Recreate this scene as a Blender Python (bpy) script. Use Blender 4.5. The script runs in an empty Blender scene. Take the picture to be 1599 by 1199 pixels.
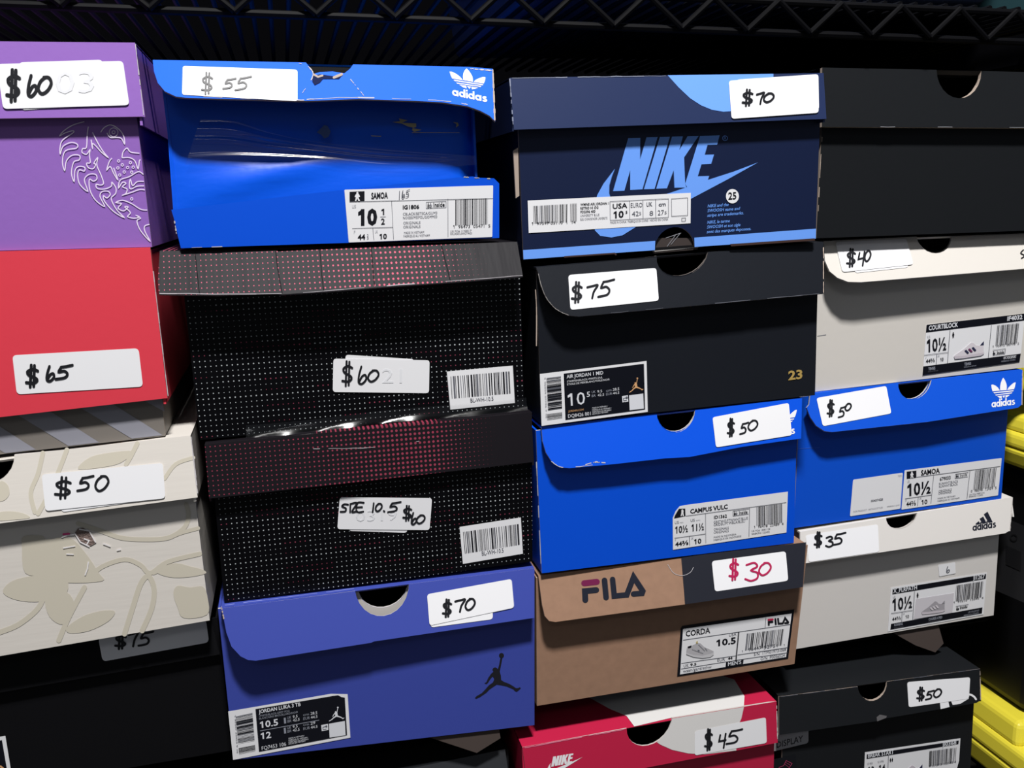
import bpy, math, random
from mathutils import Vector, Matrix
from mathutils.geometry import tessellate_polygon
S = bpy.context.scene
COL = S.collection
random.seed(7)

# ------------------------------------------------------------------ camera
U = 0.65                      # metres from the eye to the front of the stack
EZ = 1.27 * U                 # eye height above the floor
FPX = 1440.0
PI_, YA, RO = [math.radians(a) for a in (-11.41807855, -13.31152385, 1.70852108)]
ROT = (Matrix.Rotation(YA, 3, 'Z') @ Matrix.Rotation(PI_, 3, 'X') @ Matrix.Rotation(RO, 3, 'Y'))
EYE = Vector((0, -U, EZ))
cd = bpy.data.cameras.new('camera'); cam = bpy.data.objects.new('camera', cd); COL.objects.link(cam)
X, Yf, Z = ROT.col[0], ROT.col[1], ROT.col[2]
m = Matrix((X, Z, -Yf)).transposed().to_4x4(); m.translation = EYE
cam.matrix_world = m
cd.sensor_fit = 'HORIZONTAL'; cd.sensor_width = 36; cd.lens = FPX / 1599 * 36; cd.clip_start = 0.02
S.camera = cam

# ------------------------------------------------------------------ light
w = bpy.data.worlds.new('world'); S.world = w; w.use_nodes = True
w.node_tree.nodes['Background'].inputs[0].default_value = (0.80, 0.88, 1.0, 1)
w.node_tree.nodes['Background'].inputs[1].default_value = 0.10
def area(name, loc, target, sx, sy, watts, col=(1, 1, 1)):
    l = bpy.data.lights.new(name, 'AREA'); l.shape = 'RECTANGLE'; l.size = sx; l.size_y = sy
    l.energy = watts; l.color = col
    o = bpy.data.objects.new(name, l); COL.objects.link(o); o.location = loc
    o.rotation_euler = (Vector(target) - Vector(loc)).to_track_quat('-Z', 'Y').to_euler()
    return o
area('ceiling_or_fill_lamp', (0.10, -0.90, EZ + 1.60), (0.2, 0, EZ - .15), 0.22, 0.14, 60, (1.0, 0.985, 0.97))
area('ceiling_or_fill_lamp', (-0.7, -2.6, EZ + 1.7), (0.2, 0, EZ), 1.2, 0.3, 3, (0.95, 0.97, 1.0))  # added weak fill from behind the camera, no fixture known there
vs = S.view_settings
vs.view_transform = 'Standard'; vs.look = 'None'; vs.exposure = 0.0; vs.gamma = 1.0; vs.use_curve_mapping = False

# ------------------------------------------------------------------ materials
def lin(c):
    c = c / 255.0
    return c / 12.92 if c <= 0.04045 else ((c + 0.055) / 1.055) ** 2.4
def rgb(c): return (lin(c[0]), lin(c[1]), lin(c[2]), 1)
MATS = {}
def mat(name, c, rough=0.55, spec=0.4, bump=0.0, bscale=60, coat=0.0, var=0.0, stretch=None):
    if name in MATS: return MATS[name]
    mt = bpy.data.materials.new(name); mt.use_nodes = True; nt = mt.node_tree; b = nt.nodes['Principled BSDF']
    b.inputs['Base Color'].default_value = rgb(c); b.inputs['Roughness'].default_value = rough
    b.inputs['Specular IOR Level'].default_value = spec; b.inputs['Coat Weight'].default_value = coat
    b.inputs['Coat Roughness'].default_value = 0.25
    if bump or var:
        tc = nt.nodes.new('ShaderNodeTexCoord'); n = nt.nodes.new('ShaderNodeTexNoise')
        n.inputs['Scale'].default_value = bscale; n.inputs['Detail'].default_value = 4
        if stretch:
            mp = nt.nodes.new('ShaderNodeMapping'); mp.inputs['Scale'].default_value = stretch
            nt.links.new(tc.outputs['Object'], mp.inputs[0]); nt.links.new(mp.outputs[0], n.inputs['Vector'])
        else: nt.links.new(tc.outputs['Object'], n.inputs['Vector'])
        if bump:
            bp = nt.nodes.new('ShaderNodeBump'); bp.inputs['Strength'].default_value = bump; bp.inputs['Distance'].default_value = 0.002
            nt.links.new(n.outputs[0], bp.inputs['Height']); nt.links.new(bp.outputs[0], b.inputs['Normal'])
        if var:
            mx = nt.nodes.new('ShaderNodeMix'); mx.data_type = 'RGBA'
            mx.inputs[6].default_value = rgb([v * (1 - var) for v in c]); mx.inputs[7].default_value = rgb([min(255, v * (1 + var)) for v in c])
            nt.links.new(n.outputs[0], mx.inputs[0]); nt.links.new(mx.outputs[2], b.inputs['Base Color'])
    MATS[name] = mt; return mt
def dotmat(name, base, dot, dot2, px, pz, r, lid=False, rough=0.35, spec=0.5, bump=0.0):
    mt = bpy.data.materials.new(name); mt.use_nodes = True; nt = mt.node_tree; N = nt.nodes.new; L = nt.links.new
    b = nt.nodes['Principled BSDF']; b.inputs['Roughness'].default_value = rough; b.inputs['Specular IOR Level'].default_value = spec
    tc = N('ShaderNodeTexCoord'); sp = N('ShaderNodeSeparateXYZ'); L(tc.outputs['Object'], sp.inputs[0])
    def M(op, a, b_=None, c=None):
        n = N('ShaderNodeMath'); n.operation = op
        for i, v in enumerate((a, b_, c)):
            if v is None: continue
            if isinstance(v, (int, float)): n.inputs[i].default_value = v
            else: L(v, n.inputs[i])
        return n.outputs[0]
    u = M('DIVIDE', sp.outputs[0], px); v = M('DIVIDE', sp.outputs[2], pz)
    fu = M('MULTIPLY', M('SUBTRACT', M('FRACT', u), 0.5), px); fv = M('MULTIPLY', M('SUBTRACT', M('FRACT', v), 0.5), pz)
    d = M('SQRT', M('ADD', M('MULTIPLY', fu, fu), M('MULTIPLY', fv, fv)))
    iu, iv = M('FLOOR', u), M('FLOOR', v)
    cx = N('ShaderNodeCombineXYZ')
    if lid:
        env = M('MULTIPLY', M('SUBTRACT', sp.outputs[0], 0.025), 1 / 0.06)
        e = M('POWER', 2.718, M('MULTIPLY', M('MULTIPLY', env, env), -1.0))
        edge = M('MINIMUM', 1.0, M('MAXIMUM', 0.0, M('DIVIDE', M('SUBTRACT', 0.092, sp.outputs[0]), 0.05)))
        rad = M('MULTIPLY', M('MULTIPLY', M('ADD', 0.5, M('MULTIPLY', e, 0.55)), r), edge)
        L(M('MULTIPLY', iu, 1), cx.inputs[0]); L(iv, cx.inputs[1])
    else:
        wn = N('ShaderNodeTexNoise'); wn.inputs['Scale'].default_value = 1.0
        c2 = N('ShaderNodeCombineXYZ'); L(M('MULTIPLY', iv, 0.37), c2.inputs[0]); L(M('MULTIPLY', M('FLOOR', M('DIVIDE', iu, 14)), 0.7), c2.inputs[1])
        L(c2.outputs[0], wn.inputs['Vector'])
        rad = M('MULTIPLY', M('ADD', -0.35, M('MULTIPLY', wn.outputs[0], 2.5)), r)
        L(M('FLOOR', M('DIVIDE', iu, 5)), cx.inputs[0]); L(iv, cx.inputs[1])
    w2 = N('ShaderNodeTexWhiteNoise'); L(cx.outputs[0], w2.inputs['Vector'])
    mx = N('ShaderNodeMix'); mx.data_type = 'RGBA'; mx.inputs[6].default_value = rgb(dot); mx.inputs[7].default_value = rgb(dot2)
    L(M('GREATER_THAN', w2.outputs[0], 0.84), mx.inputs[0])
    m2 = N('ShaderNodeMix'); m2.data_type = 'RGBA'; m2.inputs[6].default_value = rgb(base); L(mx.outputs[2], m2.inputs[7])
    L(M('LESS_THAN', d, rad), m2.inputs[0]); L(m2.outputs[2], b.inputs['Base Color'])
    if bump:
        n = N('ShaderNodeTexNoise'); n.inputs['Scale'].default_value = 1; n.inputs['Detail'].default_value = 3
        mp = N('ShaderNodeMapping'); mp.inputs['Scale'].default_value = (70, 20, 9); L(tc.outputs['Object'], mp.inputs[0]); L(mp.outputs[0], n.inputs['Vector'])
        bp = N('ShaderNodeBump'); bp.inputs['Strength'].default_value = bump; bp.inputs['Distance'].default_value = 0.003
        L(n.outputs[0], bp.inputs['Height']); L(bp.outputs[0], b.inputs['Normal'])
    MATS[name] = mt; return mt

CARD = mat('raw_card', (176, 160, 148), 0.9, 0.1)
CARDW = mat('white_card', (205, 200, 196), 0.9, 0.1)
DARKIN = mat('box_inside', (70, 62, 58), 0.9, 0.1)
BLKIN = mat('black_inside', (22, 22, 24), 0.9, 0.1)
WHITE = mat('sticker_white', (240, 240, 243), 0.5, 0.3)
LABEL = mat('label_white', (240, 240, 243), 0.45, 0.35)
INK = mat('ink_black', (20, 21, 28), 0.6, 0.2)
INKG = mat('ink_grey', (95, 97, 106), 0.6, 0.2)
INKL = mat('ink_light', (150, 151, 158), 0.6, 0.2)
FAINT = mat('faint_print', (233, 234, 238), 0.5, 0.3)
MARK = mat('marker', (24, 25, 30), 0.45, 0.4)
MARKP = mat('marker_pink', (185, 32, 84), 0.45, 0.4)
LBLK = mat('label_black', (12, 14, 24), 0.4, 0.4)
LWHT = mat('label_print', (228, 230, 236), 0.5, 0.3)
LGRY = mat('label_print_grey', (150, 154, 166), 0.5, 0.3)
PAPERW = mat('worn_white', (190, 186, 190), 0.8, 0.1)

# ------------------------------------------------------------------ helpers
def ray(px, py): return ROT @ Vector(((px - 800) / FPX, 1.0, -(py - 600) / FPX))
EPS = 0.00022
class Face:                                  # a plane in the room: y = y0 + kz*(z-z0) + kx*(x-x0)
    def __init__(s, y0, kz=0.0, z0=EZ, kx=0.0, x0=0.0):
        s.p = Vector((x0, y0, z0)); s.n = Vector((kx, -1.0, kz)).normalized()
    def P(s, px, py, lv=0):
        d = ray(px, py); t = (s.p - EYE).dot(s.n) / d.dot(s.n)
        return EYE + d * t + s.n * (EPS * lv)
class SideFace(Face):
    def __init__(s, p, n): s.p = Vector(p); s.n = Vector(n).normalized()
def flap_face(y_top, y_bot, top_px, bot_px, kx=0.0, x0=0.0):
    a = Face(y_top).P(*top_px); b = Face(y_bot).P(*bot_px)
    return Face(y_top, (y_top - y_bot) / (a.z - b.z), a.z, kx, x0)

class PB:                                    # collects the geometry of one part
    def __init__(s): s.v = []; s.f = []; s.mi = []; s.m = []; s.k = 0
    def lay(s, lv):                          # every print a hair above the one before
        s.k += 1; return lv + .012 * (s.k % 60)
    def add(s, vs, fs, mt):
        if mt not in s.m: s.m.append(mt)
        k = s.m.index(mt); o = len(s.v); s.v += [Vector(v) for v in vs]
        for f in fs: s.f.append([i + o for i in f]); s.mi.append(k)
    def hexa(s, a, b, mt):                   # a, b: two quads of corners, front and back
        n = len(a); s.add(list(a) + list(b), [list(range(n)), list(range(2 * n - 1, n - 1, -1))] + [[i, i + n, (i + 1) % n + n, (i + 1) % n] for i in range(n)], mt)
    def box(s, x0, x1, y0, y1, z0, z1, mt):
        s.hexa([(x0, y0, z0), (x1, y0, z0), (x1, y0, z1), (x0, y0, z1)], [(x0, y1, z0), (x1, y1, z0), (x1, y1, z1), (x0, y1, z1)], mt)
    def slab(s, contour, off, mf, me, mb=None):
        off = Vector(off); fr = [Vector(c) for c in contour]; n = len(fr)
        t = tessellate_polygon([fr]); s.add(fr, t, mf)
        s.add([v + off for v in fr], [list(reversed(q)) for q in t], mb or me)
        s.add(fr + [v + off for v in fr], [[i, (i + 1) % n, (i + 1) % n + n, i + n] for i in range(n)], me)
    def art(s, face, contours, mt, lv=1):
        if contours and not isinstance(contours[0][0], (tuple, list)): contours = [contours]
        lv = s.lay(lv); w_ = [[face.P(p[0], p[1], lv) for p in c] for c in contours]
        fl = [p for c in w_ for p in c]; s.add(fl, tessellate_polygon(w_), mt)
    def stroke(s, face, pts, wd, mt, lv=1, smooth=False, caps=True, closed=False):
        if smooth: pts = spline(pts, closed)
        if closed and not smooth: pts = list(pts) + [pts[0]]
        P = [Vector((p[0], p[1])) for p in pts]; q = [P[0]]
        for p in P[1:]:
            if (p - q[-1]).length > 1e-4: q.append(p)
        P = q; n = len(P)
        if n < 2: return
        h = wd / 2; vs, fs = [], []
        for i in range(n):
            d1 = (P[i] - P[i - 1]).normalized() if i else (P[1] - P[0]).normalized()
            d2 = (P[i + 1] - P[i]).normalized() if i < n - 1 else d1
            t = d1 + d2; t = t.normalized() if t.length > .05 else d1
            nn = Vector((-t.y, t.x)); k = min(1 / max(nn.dot(Vector((-d1.y, d1.x))), .45), 2.2)
            vs += [P[i] + nn * h * k, P[i] - nn * h * k]
        for i in range(n - 1): fs.append([2 * i, 2 * i + 1, 2 * i + 3, 2 * i + 2])
        lv = s.lay(lv); s.add([face.P(v.x, v.y, lv + .002 * (i // 2)) for i, v in enumerate(vs)], fs, mt)
        if caps:
            for c in (P[0], P[-1]):
                q = [c + Vector((math.cos(a * math.pi / 6), math.sin(a * math.pi / 6))) * h for a in range(12)]; lv -= .004
                s.add([face.P(v.x, v.y, lv) for v in q], [list(range(12))], mt)
    def disc(s, face, cx, cy, r, mt, lv=1, n=28, ry=None):
        s.art(face, [(cx + r * math.cos(2 * math.pi * i / n), cy + (ry or r) * math.sin(2 * math.pi * i / n)) for i in range(n)], mt, lv)
    def ring(s, face, cx, cy, r, wd, mt, lv=1, n=20):
        s.stroke(face, [(cx + r * math.cos(2 * math.pi * i / n), cy + r * math.sin(2 * math.pi * i / n)) for i in range(n + 1)], wd, mt, lv, caps=False)
    def build(s, name, root, parent=None, label=None, smooth=False, bevel=0):
        me = bpy.data.meshes.new(name); o0 = root.location
        me.from_pydata([v - o0 for v in s.v], [], s.f)
        for mt in s.m: me.materials.append(mt)
        me.polygons.foreach_set('material_index', s.mi)
        if smooth: me.polygons.foreach_set('use_smooth', [True] * len(me.polygons))
        me.validate(); me.update()
        o = bpy.data.objects.new(name, me); COL.objects.link(o); o.parent = parent or root
        if label: o['label'] = label
        if bevel:
            b = o.modifiers.new('bevel', 'BEVEL'); b.width = bevel; b.segments = 3; b.limit_method = 'ANGLE'
        return o
def spline(pts, closed=False, k=5):
    P = [Vector((p[0], p[1])) for p in pts]; n = len(P)
    if n < 3: return pts
    out = []
    for i in range(n if closed else n - 1):
        a = P[(i - 1) % n] if closed or i else P[0]; b = P[i]; c = P[(i + 1) % n]; d = P[(i + 2) % n] if closed or i < n - 2 else P[-1]
        for j in range(k):
            t = j / k
            out.append(tuple(0.5 * (2 * b + (c - a) * t + (2 * a - 5 * b + 4 * c - d) * t * t + (3 * b - a - 3 * c + d) * t ** 3)))
    out.append(tuple(P[0] if closed else P[-1])); return out
def rc(pts, r, n=5):                          # round the corners of a polygon; r a number or list
    out = []; N = len(pts)
    for i, p in enumerate(pts):
        ri = r[i] if isinstance(r, (list, tuple)) else r
        p = Vector(p[:2]); a = Vector(pts[i - 1][:2]) - p; b = Vector(pts[(i + 1) % N][:2]) - p
        if ri <= 0: out.append(tuple(p)); continue
        A = p + a.normalized() * min(ri, a.length * .5); B = p + b.normalized() * min(ri, b.length * .5)
        for j in range(n + 1):
            t = j / n; out.append(tuple(A * (1 - t) ** 2 + p * 2 * t * (1 - t) + B * t * t))
    return out
def notch(p0, m_, p1, n=12):                 # half ellipse from p0 over m_ to p1
    a, b, c = Vector(p0), Vector(p1), Vector(m_); mid = (a + b) / 2; h = (b - a) / 2; bb = c - mid
    return [tuple(mid - h * math.cos(math.pi * i / n) + bb * math.sin(math.pi * i / n)) for i in range(n + 1)]
class Crop:                                   # coordinates read off an enlarged part of the photo
    def __init__(s, x, y, k): s.x, s.y, s.k = x, y, k
    def __call__(s, *p):
        if len(p) == 2 and isinstance(p[0], (int, float)): return (s.x + p[0] / s.k, s.y + p[1] / s.k)
        return [(s.x + q[0] / s.k, s.y + q[1] / s.k) for q in (p[0] if len(p) == 1 else p)]
ID = Crop(0, 0, 1)
def affine(src, dst):
    (a, b, c), (A, B, C_) = src, dst
    ux, uy, vx, vy = b[0] - a[0], b[1] - a[1], c[0] - a[0], c[1] - a[1]; D = ux * vy - uy * vx
    def f(p):
        x, y = p[0] - a[0], p[1] - a[1]; s = (x * vy - y * vx) / D; t = (ux * y - uy * x) / D
        return (A[0] + s * (B[0] - A[0]) + t * (C_[0] - A[0]), A[1] + s * (B[1] - A[1]) + t * (C_[1] - A[1]))
    return f
TX = {}
def glyphs(txt, off, shear):
    k = (txt, off, shear)
    if k not in TX:
        c = bpy.data.curves.new('t', 'FONT'); c.body = txt; c.offset = off; c.resolution_u = 2; c.shear = shear
        o = bpy.data.objects.new('t', c); me = o.to_mesh()
        vs, fs = [(v.co.x, v.co.y) for v in me.vertices], [list(p.vertices) for p in me.polygons]
        if txt[0] == '1':                     # the built-in one is a bare bar: give it its flag
            a = min(v[0] for v in vs); n = len(vs); vs += [(a + .01, .69), (a + .01, .52 - off), (a - .15, .47 - off), (a - .15, .585)]; fs.append([n, n + 1, n + 2, n + 3])
        TX[k] = (vs, fs)
        o.to_mesh_clear(); bpy.data.objects.remove(o); bpy.data.curves.remove(c)
    return TX[k]
def text(pb, face, cr, txt, x0, y0, x1, y1, h, mt, lv=2, bold=0.0, up=(0, -1), shear=0.0):
    vs, fs = glyphs(txt, bold, shear)
    a = min(v[0] for v in vs); b = max(v[0] for v in vs); H = 0.69
    out = []
    for v in vs:
        u = (v[0] - a) / (b - a); t = v[1] / H * h
        out.append(cr(x0 + (x1 - x0) * u + up[0] * t, y0 + (y1 - y0) * u + up[1] * t))
    pb.add([face.P(p[0], p[1], lv) for p in out], fs, mt)
def bars(pb, face, cr, tl, tr, br, bl, mt, lv=2, seed=1, n=34, mt2=None):
    r = random.Random(seed); t = 0.0; tot = []; 
    while t < 1:
        wd = r.choice((1, 1, 1, 2, 3)) / (n * 2.6); g = r.choice((1, 1, 2, 2, 3)) / (n * 2.6); tot.append((t, min(1, t + wd))); t += wd + g
    L = lambda p, q, s: (p[0] + (q[0] - p[0]) * s, p[1] + (q[1] - p[1]) * s)
    for a, b in tot: pb.art(face, [cr(*L(tl, tr, a)), cr(*L(tl, tr, b)), cr(*L(bl, br, b)), cr(*L(bl, br, a))], mt2 if mt2 and r.random() < .3 else mt, lv)
def lines(pb, face, cr, segs, wd, mt, lv=2):
    for a, b in segs: pb.stroke(face, [cr(*a), cr(*b)], wd, mt, lv, caps=False)

# handwriting in a unit box, y down
HW = {
 '$': [[(.9, .27), (.55, .19), (.15, .3), (.25, .46), (.7, .58), (.85, .7), (.6, .82), (.05, .8)], [(.42, 0), (.34, 1)], [(.66, .02), (.6, .97)]],
 '0': [[(.55, .05), (.2, .3), (.05, .7), (.3, .97), (.7, .8), (.97, .4), (.8, .08), (.45, .06)]],
 '1': [[(.6, 0), (.4, 1)]],
 '2': [[(.1, .2), (.5, .02), (.8, .25), (.1, .95), (.95, .9)]],
 '3': [[(.1, .12), (.6, .0), (.8, .2), (.4, .42), (.8, .55), (.8, .85), (.4, 1), (.02, .9)]],
 '4': [[(.2, .1), (.05, .55), (.85, .45)], [(.85, 0), (.6, 1)]],
 '5': [[(1, .0), (.62, .1), (.32, .14)], [(.34, .14), (.18, .48), (.5, .42), (.7, .62), (.55, .88), (.0, 1)]],
 '6': [[(.35, 0), (.12, .5), (.08, .9), (.4, 1), (.8, .75), (.75, .5), (.45, .55), (.15, .85)]],
 '7': [[(.0, .16), (.5, .06), (.95, .0), (.6, .5), (.45, 1)]],
 'S': [[(1, .1), (.5, .05), (.2, .3), (.7, .55), (.6, .9), (0, .95)]],
 'I': [[(.5, 0), (.4, 1)]],
 'Z': [[(0, .05), (.95, .0), (.1, .95), (1, .9)]],
 'E': [[(.95, .02), (.2, .05), (.1, .95), (.9, .95)], [(.15, .5), (.75, .47)]],
 '.': [[(.4, .4), (.6, .6)]],
}
def hand(pb, face, ch, x0, y0, x1, y1, wd, mt=None, lv=3):
    for st in HW[ch]: pb.stroke(face, [(x0 + (x1 - x0) * a, y0 + (y1 - y0) * b) for a, b in st], wd, mt or MARK, lv, smooth=len(st) > 3)
    if ch == 'Z' or ch == 'E': pass
def sticker(face, root, parent, quad, words, wd, lab, r=6, under=None, faint=None, mt=None, lv=2, sheet=None):
    if under:
        pb = PB(); pb.art(face, rc(under, r), sheet or WHITE, lv); pb.build('price_sticker', root, parent, 'blank white sticker peeking out from under the price sticker')
        lv += 2
    pb = PB(); pb.art(face, rc(quad, r), sheet or WHITE, lv)
    if faint:
        tx, a, b, c, d, h = faint; text(pb, face, ID, tx, a, b, c, d, h, FAINT, lv + 1)
    for k, ch in enumerate(words): hand(pb, face, *ch, wd * (1.25 if ch[0] == '$' else 1.12), mt, lv + 2)
    return pb.build('price_sticker', root, parent, lab)

# marks printed on boxes -----------------------------------------------------
def wordmark(pb, face, bl, br, xh, mt, lv, up=(0, -1)):
    adv = {'a': 1.06, 'd': 1.06, 'i': .36, 's': .82}; W = sum(adv[c] for c in 'adidas') - .02
    k = math.hypot(br[0] - bl[0], br[1] - bl[1]) / W; ux, uy = (br[0] - bl[0]) / W, (br[1] - bl[1]) / W
    M_ = lambda x, y: (bl[0] + ux * x + up[0] * y * xh, bl[1] + uy * x + up[1] * y * xh); sw = .27 * (k + xh) / 2
    x = 0
    for c in 'adidas':
        if c in 'ad':
            pb.stroke(face, [M_(x + .44 + .34 * math.cos(a * math.pi / 9), .5 + .37 * math.sin(a * math.pi / 9)) for a in range(19)], sw, mt, lv, caps=False)
            pb.stroke(face, [M_(x + .82, 0), M_(x + .82, 1.5 if c == 'd' else 1)], sw, mt, lv, caps=False)
        elif c == 'i':
            pb.stroke(face, [M_(x + .14, 0), M_(x + .14, 1)], sw, mt, lv, caps=False); pb.stroke(face, [M_(x + .14, 1.2), M_(x + .14, 1.5)], sw, mt, lv, caps=False)
        else:
            pb.stroke(face, [M_(x + a, b) for a, b in ((.66, .82), (.4, .87), (.18, .74), (.3, .56), (.55, .45), (.66, .27), (.42, .12), (.08, .17))], sw * .9, mt, lv, smooth=True, caps=False)
        x += adv[c]
TREF = [[(240, 395), (290, 385), (370, 420), (440, 480), (490, 562), (280, 582), (255, 500)],
        [(585, 190), (615, 225), (645, 280), (680, 370), (690, 440), (685, 542), (495, 557), (497, 440), (515, 340), (550, 245)],
        [(940, 320), (945, 340), (920, 460), (895, 522), (700, 542), (740, 470), (820, 390), (890, 335)],
        [(300, 610), (888, 550), (872, 582), (325, 640)], [(350, 678), (848, 612), (826, 642), (378, 702)],
        [(410, 722), (545, 705), (545, 782), (480, 770)], [(560, 708), (640, 697), (603, 775)], [(648, 697), (778, 682), (720, 732), (652, 770)]]
def trefoil(pb, face, f, mt, lv):
    for c in TREF: pb.art(face, [f(p) for p in c], mt, lv)
    a, b, c = f((255, 1048)), f((925, 965)), f((255, 898)); wordmark(pb, face, a, b, math.hypot(c[0] - a[0], c[1] - a[1]), mt, lv)
JUMP = [(870, 300), (905, 300), (885, 400), (862, 520), (880, 590), (885, 660), (930, 690), (1020, 725), (1080, 760), (1130, 795), (1165, 795), (1195, 780), (1212, 795), (1180, 830), (1140, 857), (1110, 840), (1090, 815), (980, 768), (890, 747), (810, 737), (770, 762), (690, 817), (640, 870), (530, 945), (465, 972), (448, 957), (480, 925), (560, 880), (620, 818), (680, 748), (745, 703), (770, 650), (760, 620), (738, 602), (692, 662), (665, 705), (640, 727), (607, 715), (640, 693), (668, 628), (715, 558), (750, 528), (755, 512), (738, 490), (750, 463), (785, 450), (815, 463), (830, 478), (850, 410)]
def jumpman(pb, face, f, mt, lv):
    pb.art(face, [f(p) for p in JUMP], mt, lv)
    pb.art(face, [f((890 + 42 * math.cos(i * math.pi / 9), 252 + 42 * math.sin(i * math.pi / 9))) for i in range(18)], mt, lv)
def fila(pb, face, f, wd, mt, mr, lv):
    s = lambda p, w_, m_: pb.stroke(face, [f(q) for q in p], w_ * wd, m_, lv)
    s([(235, 345), (497, 318)], 125, mr); s([(258, 695), (250, 510), (485, 488)], 122, mt); s([(657, 287), (690, 645)], 118, mt)
    s([(825, 267), (860, 612), (1120, 590), (1262, 217), (1455, 510), (1438, 557), (1260, 570)], 115, mt)
NIKE = [[(215, 622), (350, 150), (458, 146), (456, 340), (513, 143), (612, 140), (477, 606), (368, 612), (368, 435), (316, 618)],
        [(632, 140), (722, 137), (585, 602), (490, 605)],
        [(740, 136), (838, 133), (805, 258), (880, 132), (978, 130), (848, 322), (858, 556), (868, 590), (762, 592), (756, 435), (695, 597), (600, 600)],
        [(990, 130), (1165, 125), (1143, 208), (1057, 210), (1032, 298), (1115, 296), (1090, 378), (1003, 383), (970, 490), (1072, 487), (1060, 522), (1290, 448), (1507, 366), (1240, 515), (910, 690), (700, 800), (420, 940), (300, 1015), (200, 1035), (100, 1020), (52, 970), (42, 900), (50, 740), (75, 655), (130, 555), (232, 422), (205, 490), (182, 570), (180, 640), (195, 690), (240, 730), (330, 745), (450, 720), (715, 640), (875, 586), (858, 556)]]
SHOE = [(0, .62), (.03, .2), (.1, .16), (.16, .32), (.3, .2), (.36, .05), (.42, .08), (.6, .38), (.85, .52), (1, .66), (.99, .82), (.9, .92), (.5, .97), (.12, .9), (.0, .78)]

# ------------------------------------------------------------------ box builder
def tag(o, label, cat=None, group=None, kind=None):
    o['label'] = label
    if cat: o['category'] = cat
    if group: o['group'] = group
    if kind: o['kind'] = kind
def thing(name, loc, label, cat, group=None):
    o = bpy.data.objects.new(name, None); COL.objects.link(o); o.location = loc; o.empty_display_size = .05
    tag(o, label, cat, group); return o
DEPTH = 0.318
class ShoeBox:
    """body px: TL TR BR BL of the visible front of the body; lid px contour on its own (tilted) plane"""
    def __init__(s, label, bf, body, lf, lid_tl, lid_tr, flap, mb, ml, mtop=None, me=None, notch_px=None, skirt=None, inside=None,
                 zback=None, top_notch=False, front=True, depth=DEPTH, th=.0016, flap_art=None, side_mat=None):
        s.bf, s.lf = bf, lf; me = me or CARD; inside = inside or BLKIN; s.ml, s.mb = ml, mb
        TL, TR, BR, BL = [bf.P(*q) for q in body]; LT, RT = lf.P(*lid_tl), lf.P(*lid_tr)
        zt = lambda x: LT.z + (RT.z - LT.z) * (x - LT.x) / (RT.x - LT.x)
        def up(b, t):                         # continue the side edge up to just under the lid
            d = t - b; k = 1.0
            for _ in range(6): k = (zt((b + d * k).x) - .0030 - b.z) / d.z
            return b + d * k
        TL, TR = up(BL, TL), up(BR, TR)
        s.root = thing('shoe_box', ((BL.x + BR.x) / 2, BL.y + depth / 2, min(BL.z, BR.z) if zback is None else min(BL.z, BR.z, zback)), label, 'shoe box', 'shoe boxes stacked on the shelves')
        D = Vector((0, depth, 0)); zb = lambda v: v.z if zback is None else zback
        B = PB(); con = [BL, BR, TR]
        if notch_px:
            nn = [bf.P(*q) for q in notch_px]
            nn = [Vector((p.x, p.y, min(p.z, TR.z))) for p in nn]; con += list(reversed(nn))
        con.append(TL)
        if front: B.slab(con, (0, th, 0), mb, me, inside)
        bl2, br2, tl2, tr2 = Vector((BL.x, BL.y + depth, zb(BL))), Vector((BR.x, BR.y + depth, zb(BR))), TL + D, TR + D
        o = Vector((th, 0, 0)); e = Vector((0, th * 1.02, 0)); u = Vector((0, 0, th))
        sm = side_mat or mb
        B.hexa([BL + e, BL + e + o, TL + e + o, TL + e], [bl2, bl2 + o, tl2 + o, tl2], sm)
        B.hexa([BR + e - o, BR + e, TR + e, TR + e - o], [br2 - o, br2, tr2, tr2 - o], sm)
        B.hexa([BL + e + o, BR + e - o, BR + e - o + u, BL + e + o + u], [bl2 + o, br2 - o, br2 - o + u, bl2 + o + u], inside)
        B.hexa([bl2 - e + o + u, br2 - e - o + u, tr2 - e - o, tl2 - e + o], [bl2 + o + u, br2 - o + u, tr2 - o, tl2 + o], inside)
        s.B = B
        Lp = PB(); inw = -lf.n * th
        Lp.slab([lf.P(*q) for q in flap], inw, ml, me, inside)
        d2 = Vector((0, th * .2, 0)); dn = Vector((0, 0, -th)); back = lambda v: Vector((v.x, BL.y + depth + .004, v.z))
        a, b = LT + Vector((0, .0002, 0)), RT + Vector((0, .0002, 0)); i = Vector((0, th, 0))
        Lp.hexa([a + dn + i, b + dn + i, b, a], [back(a) + dn, back(b) + dn, back(b), back(a)], mtop or ml)
        if skirt:
            for (top, side, h) in ((LT, 1, skirt[0]), (RT, -1, skirt[1])):
                if h <= 0: continue
                oo = Vector((side * th, 0, 0)); hh = Vector((0, 0, -h)); f0 = top + inw * 1.05 + dn * .1
                sl = Vector((0, -(lf.n.z / -lf.n.y) * h, 0)) if lf.n.y else Vector((0, 0, 0))
                Lp.hexa([f0, f0 + oo, f0 + oo + hh + sl, f0 + hh + sl], [back(f0), back(f0) + oo, back(f0) + oo + hh, back(f0) + hh], ml)
        s.L = Lp
    def done(s):
        s.body = s.B.build('body', s.root); s.lid = s.L.build('lid', s.root); return s.body, s.lid

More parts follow.
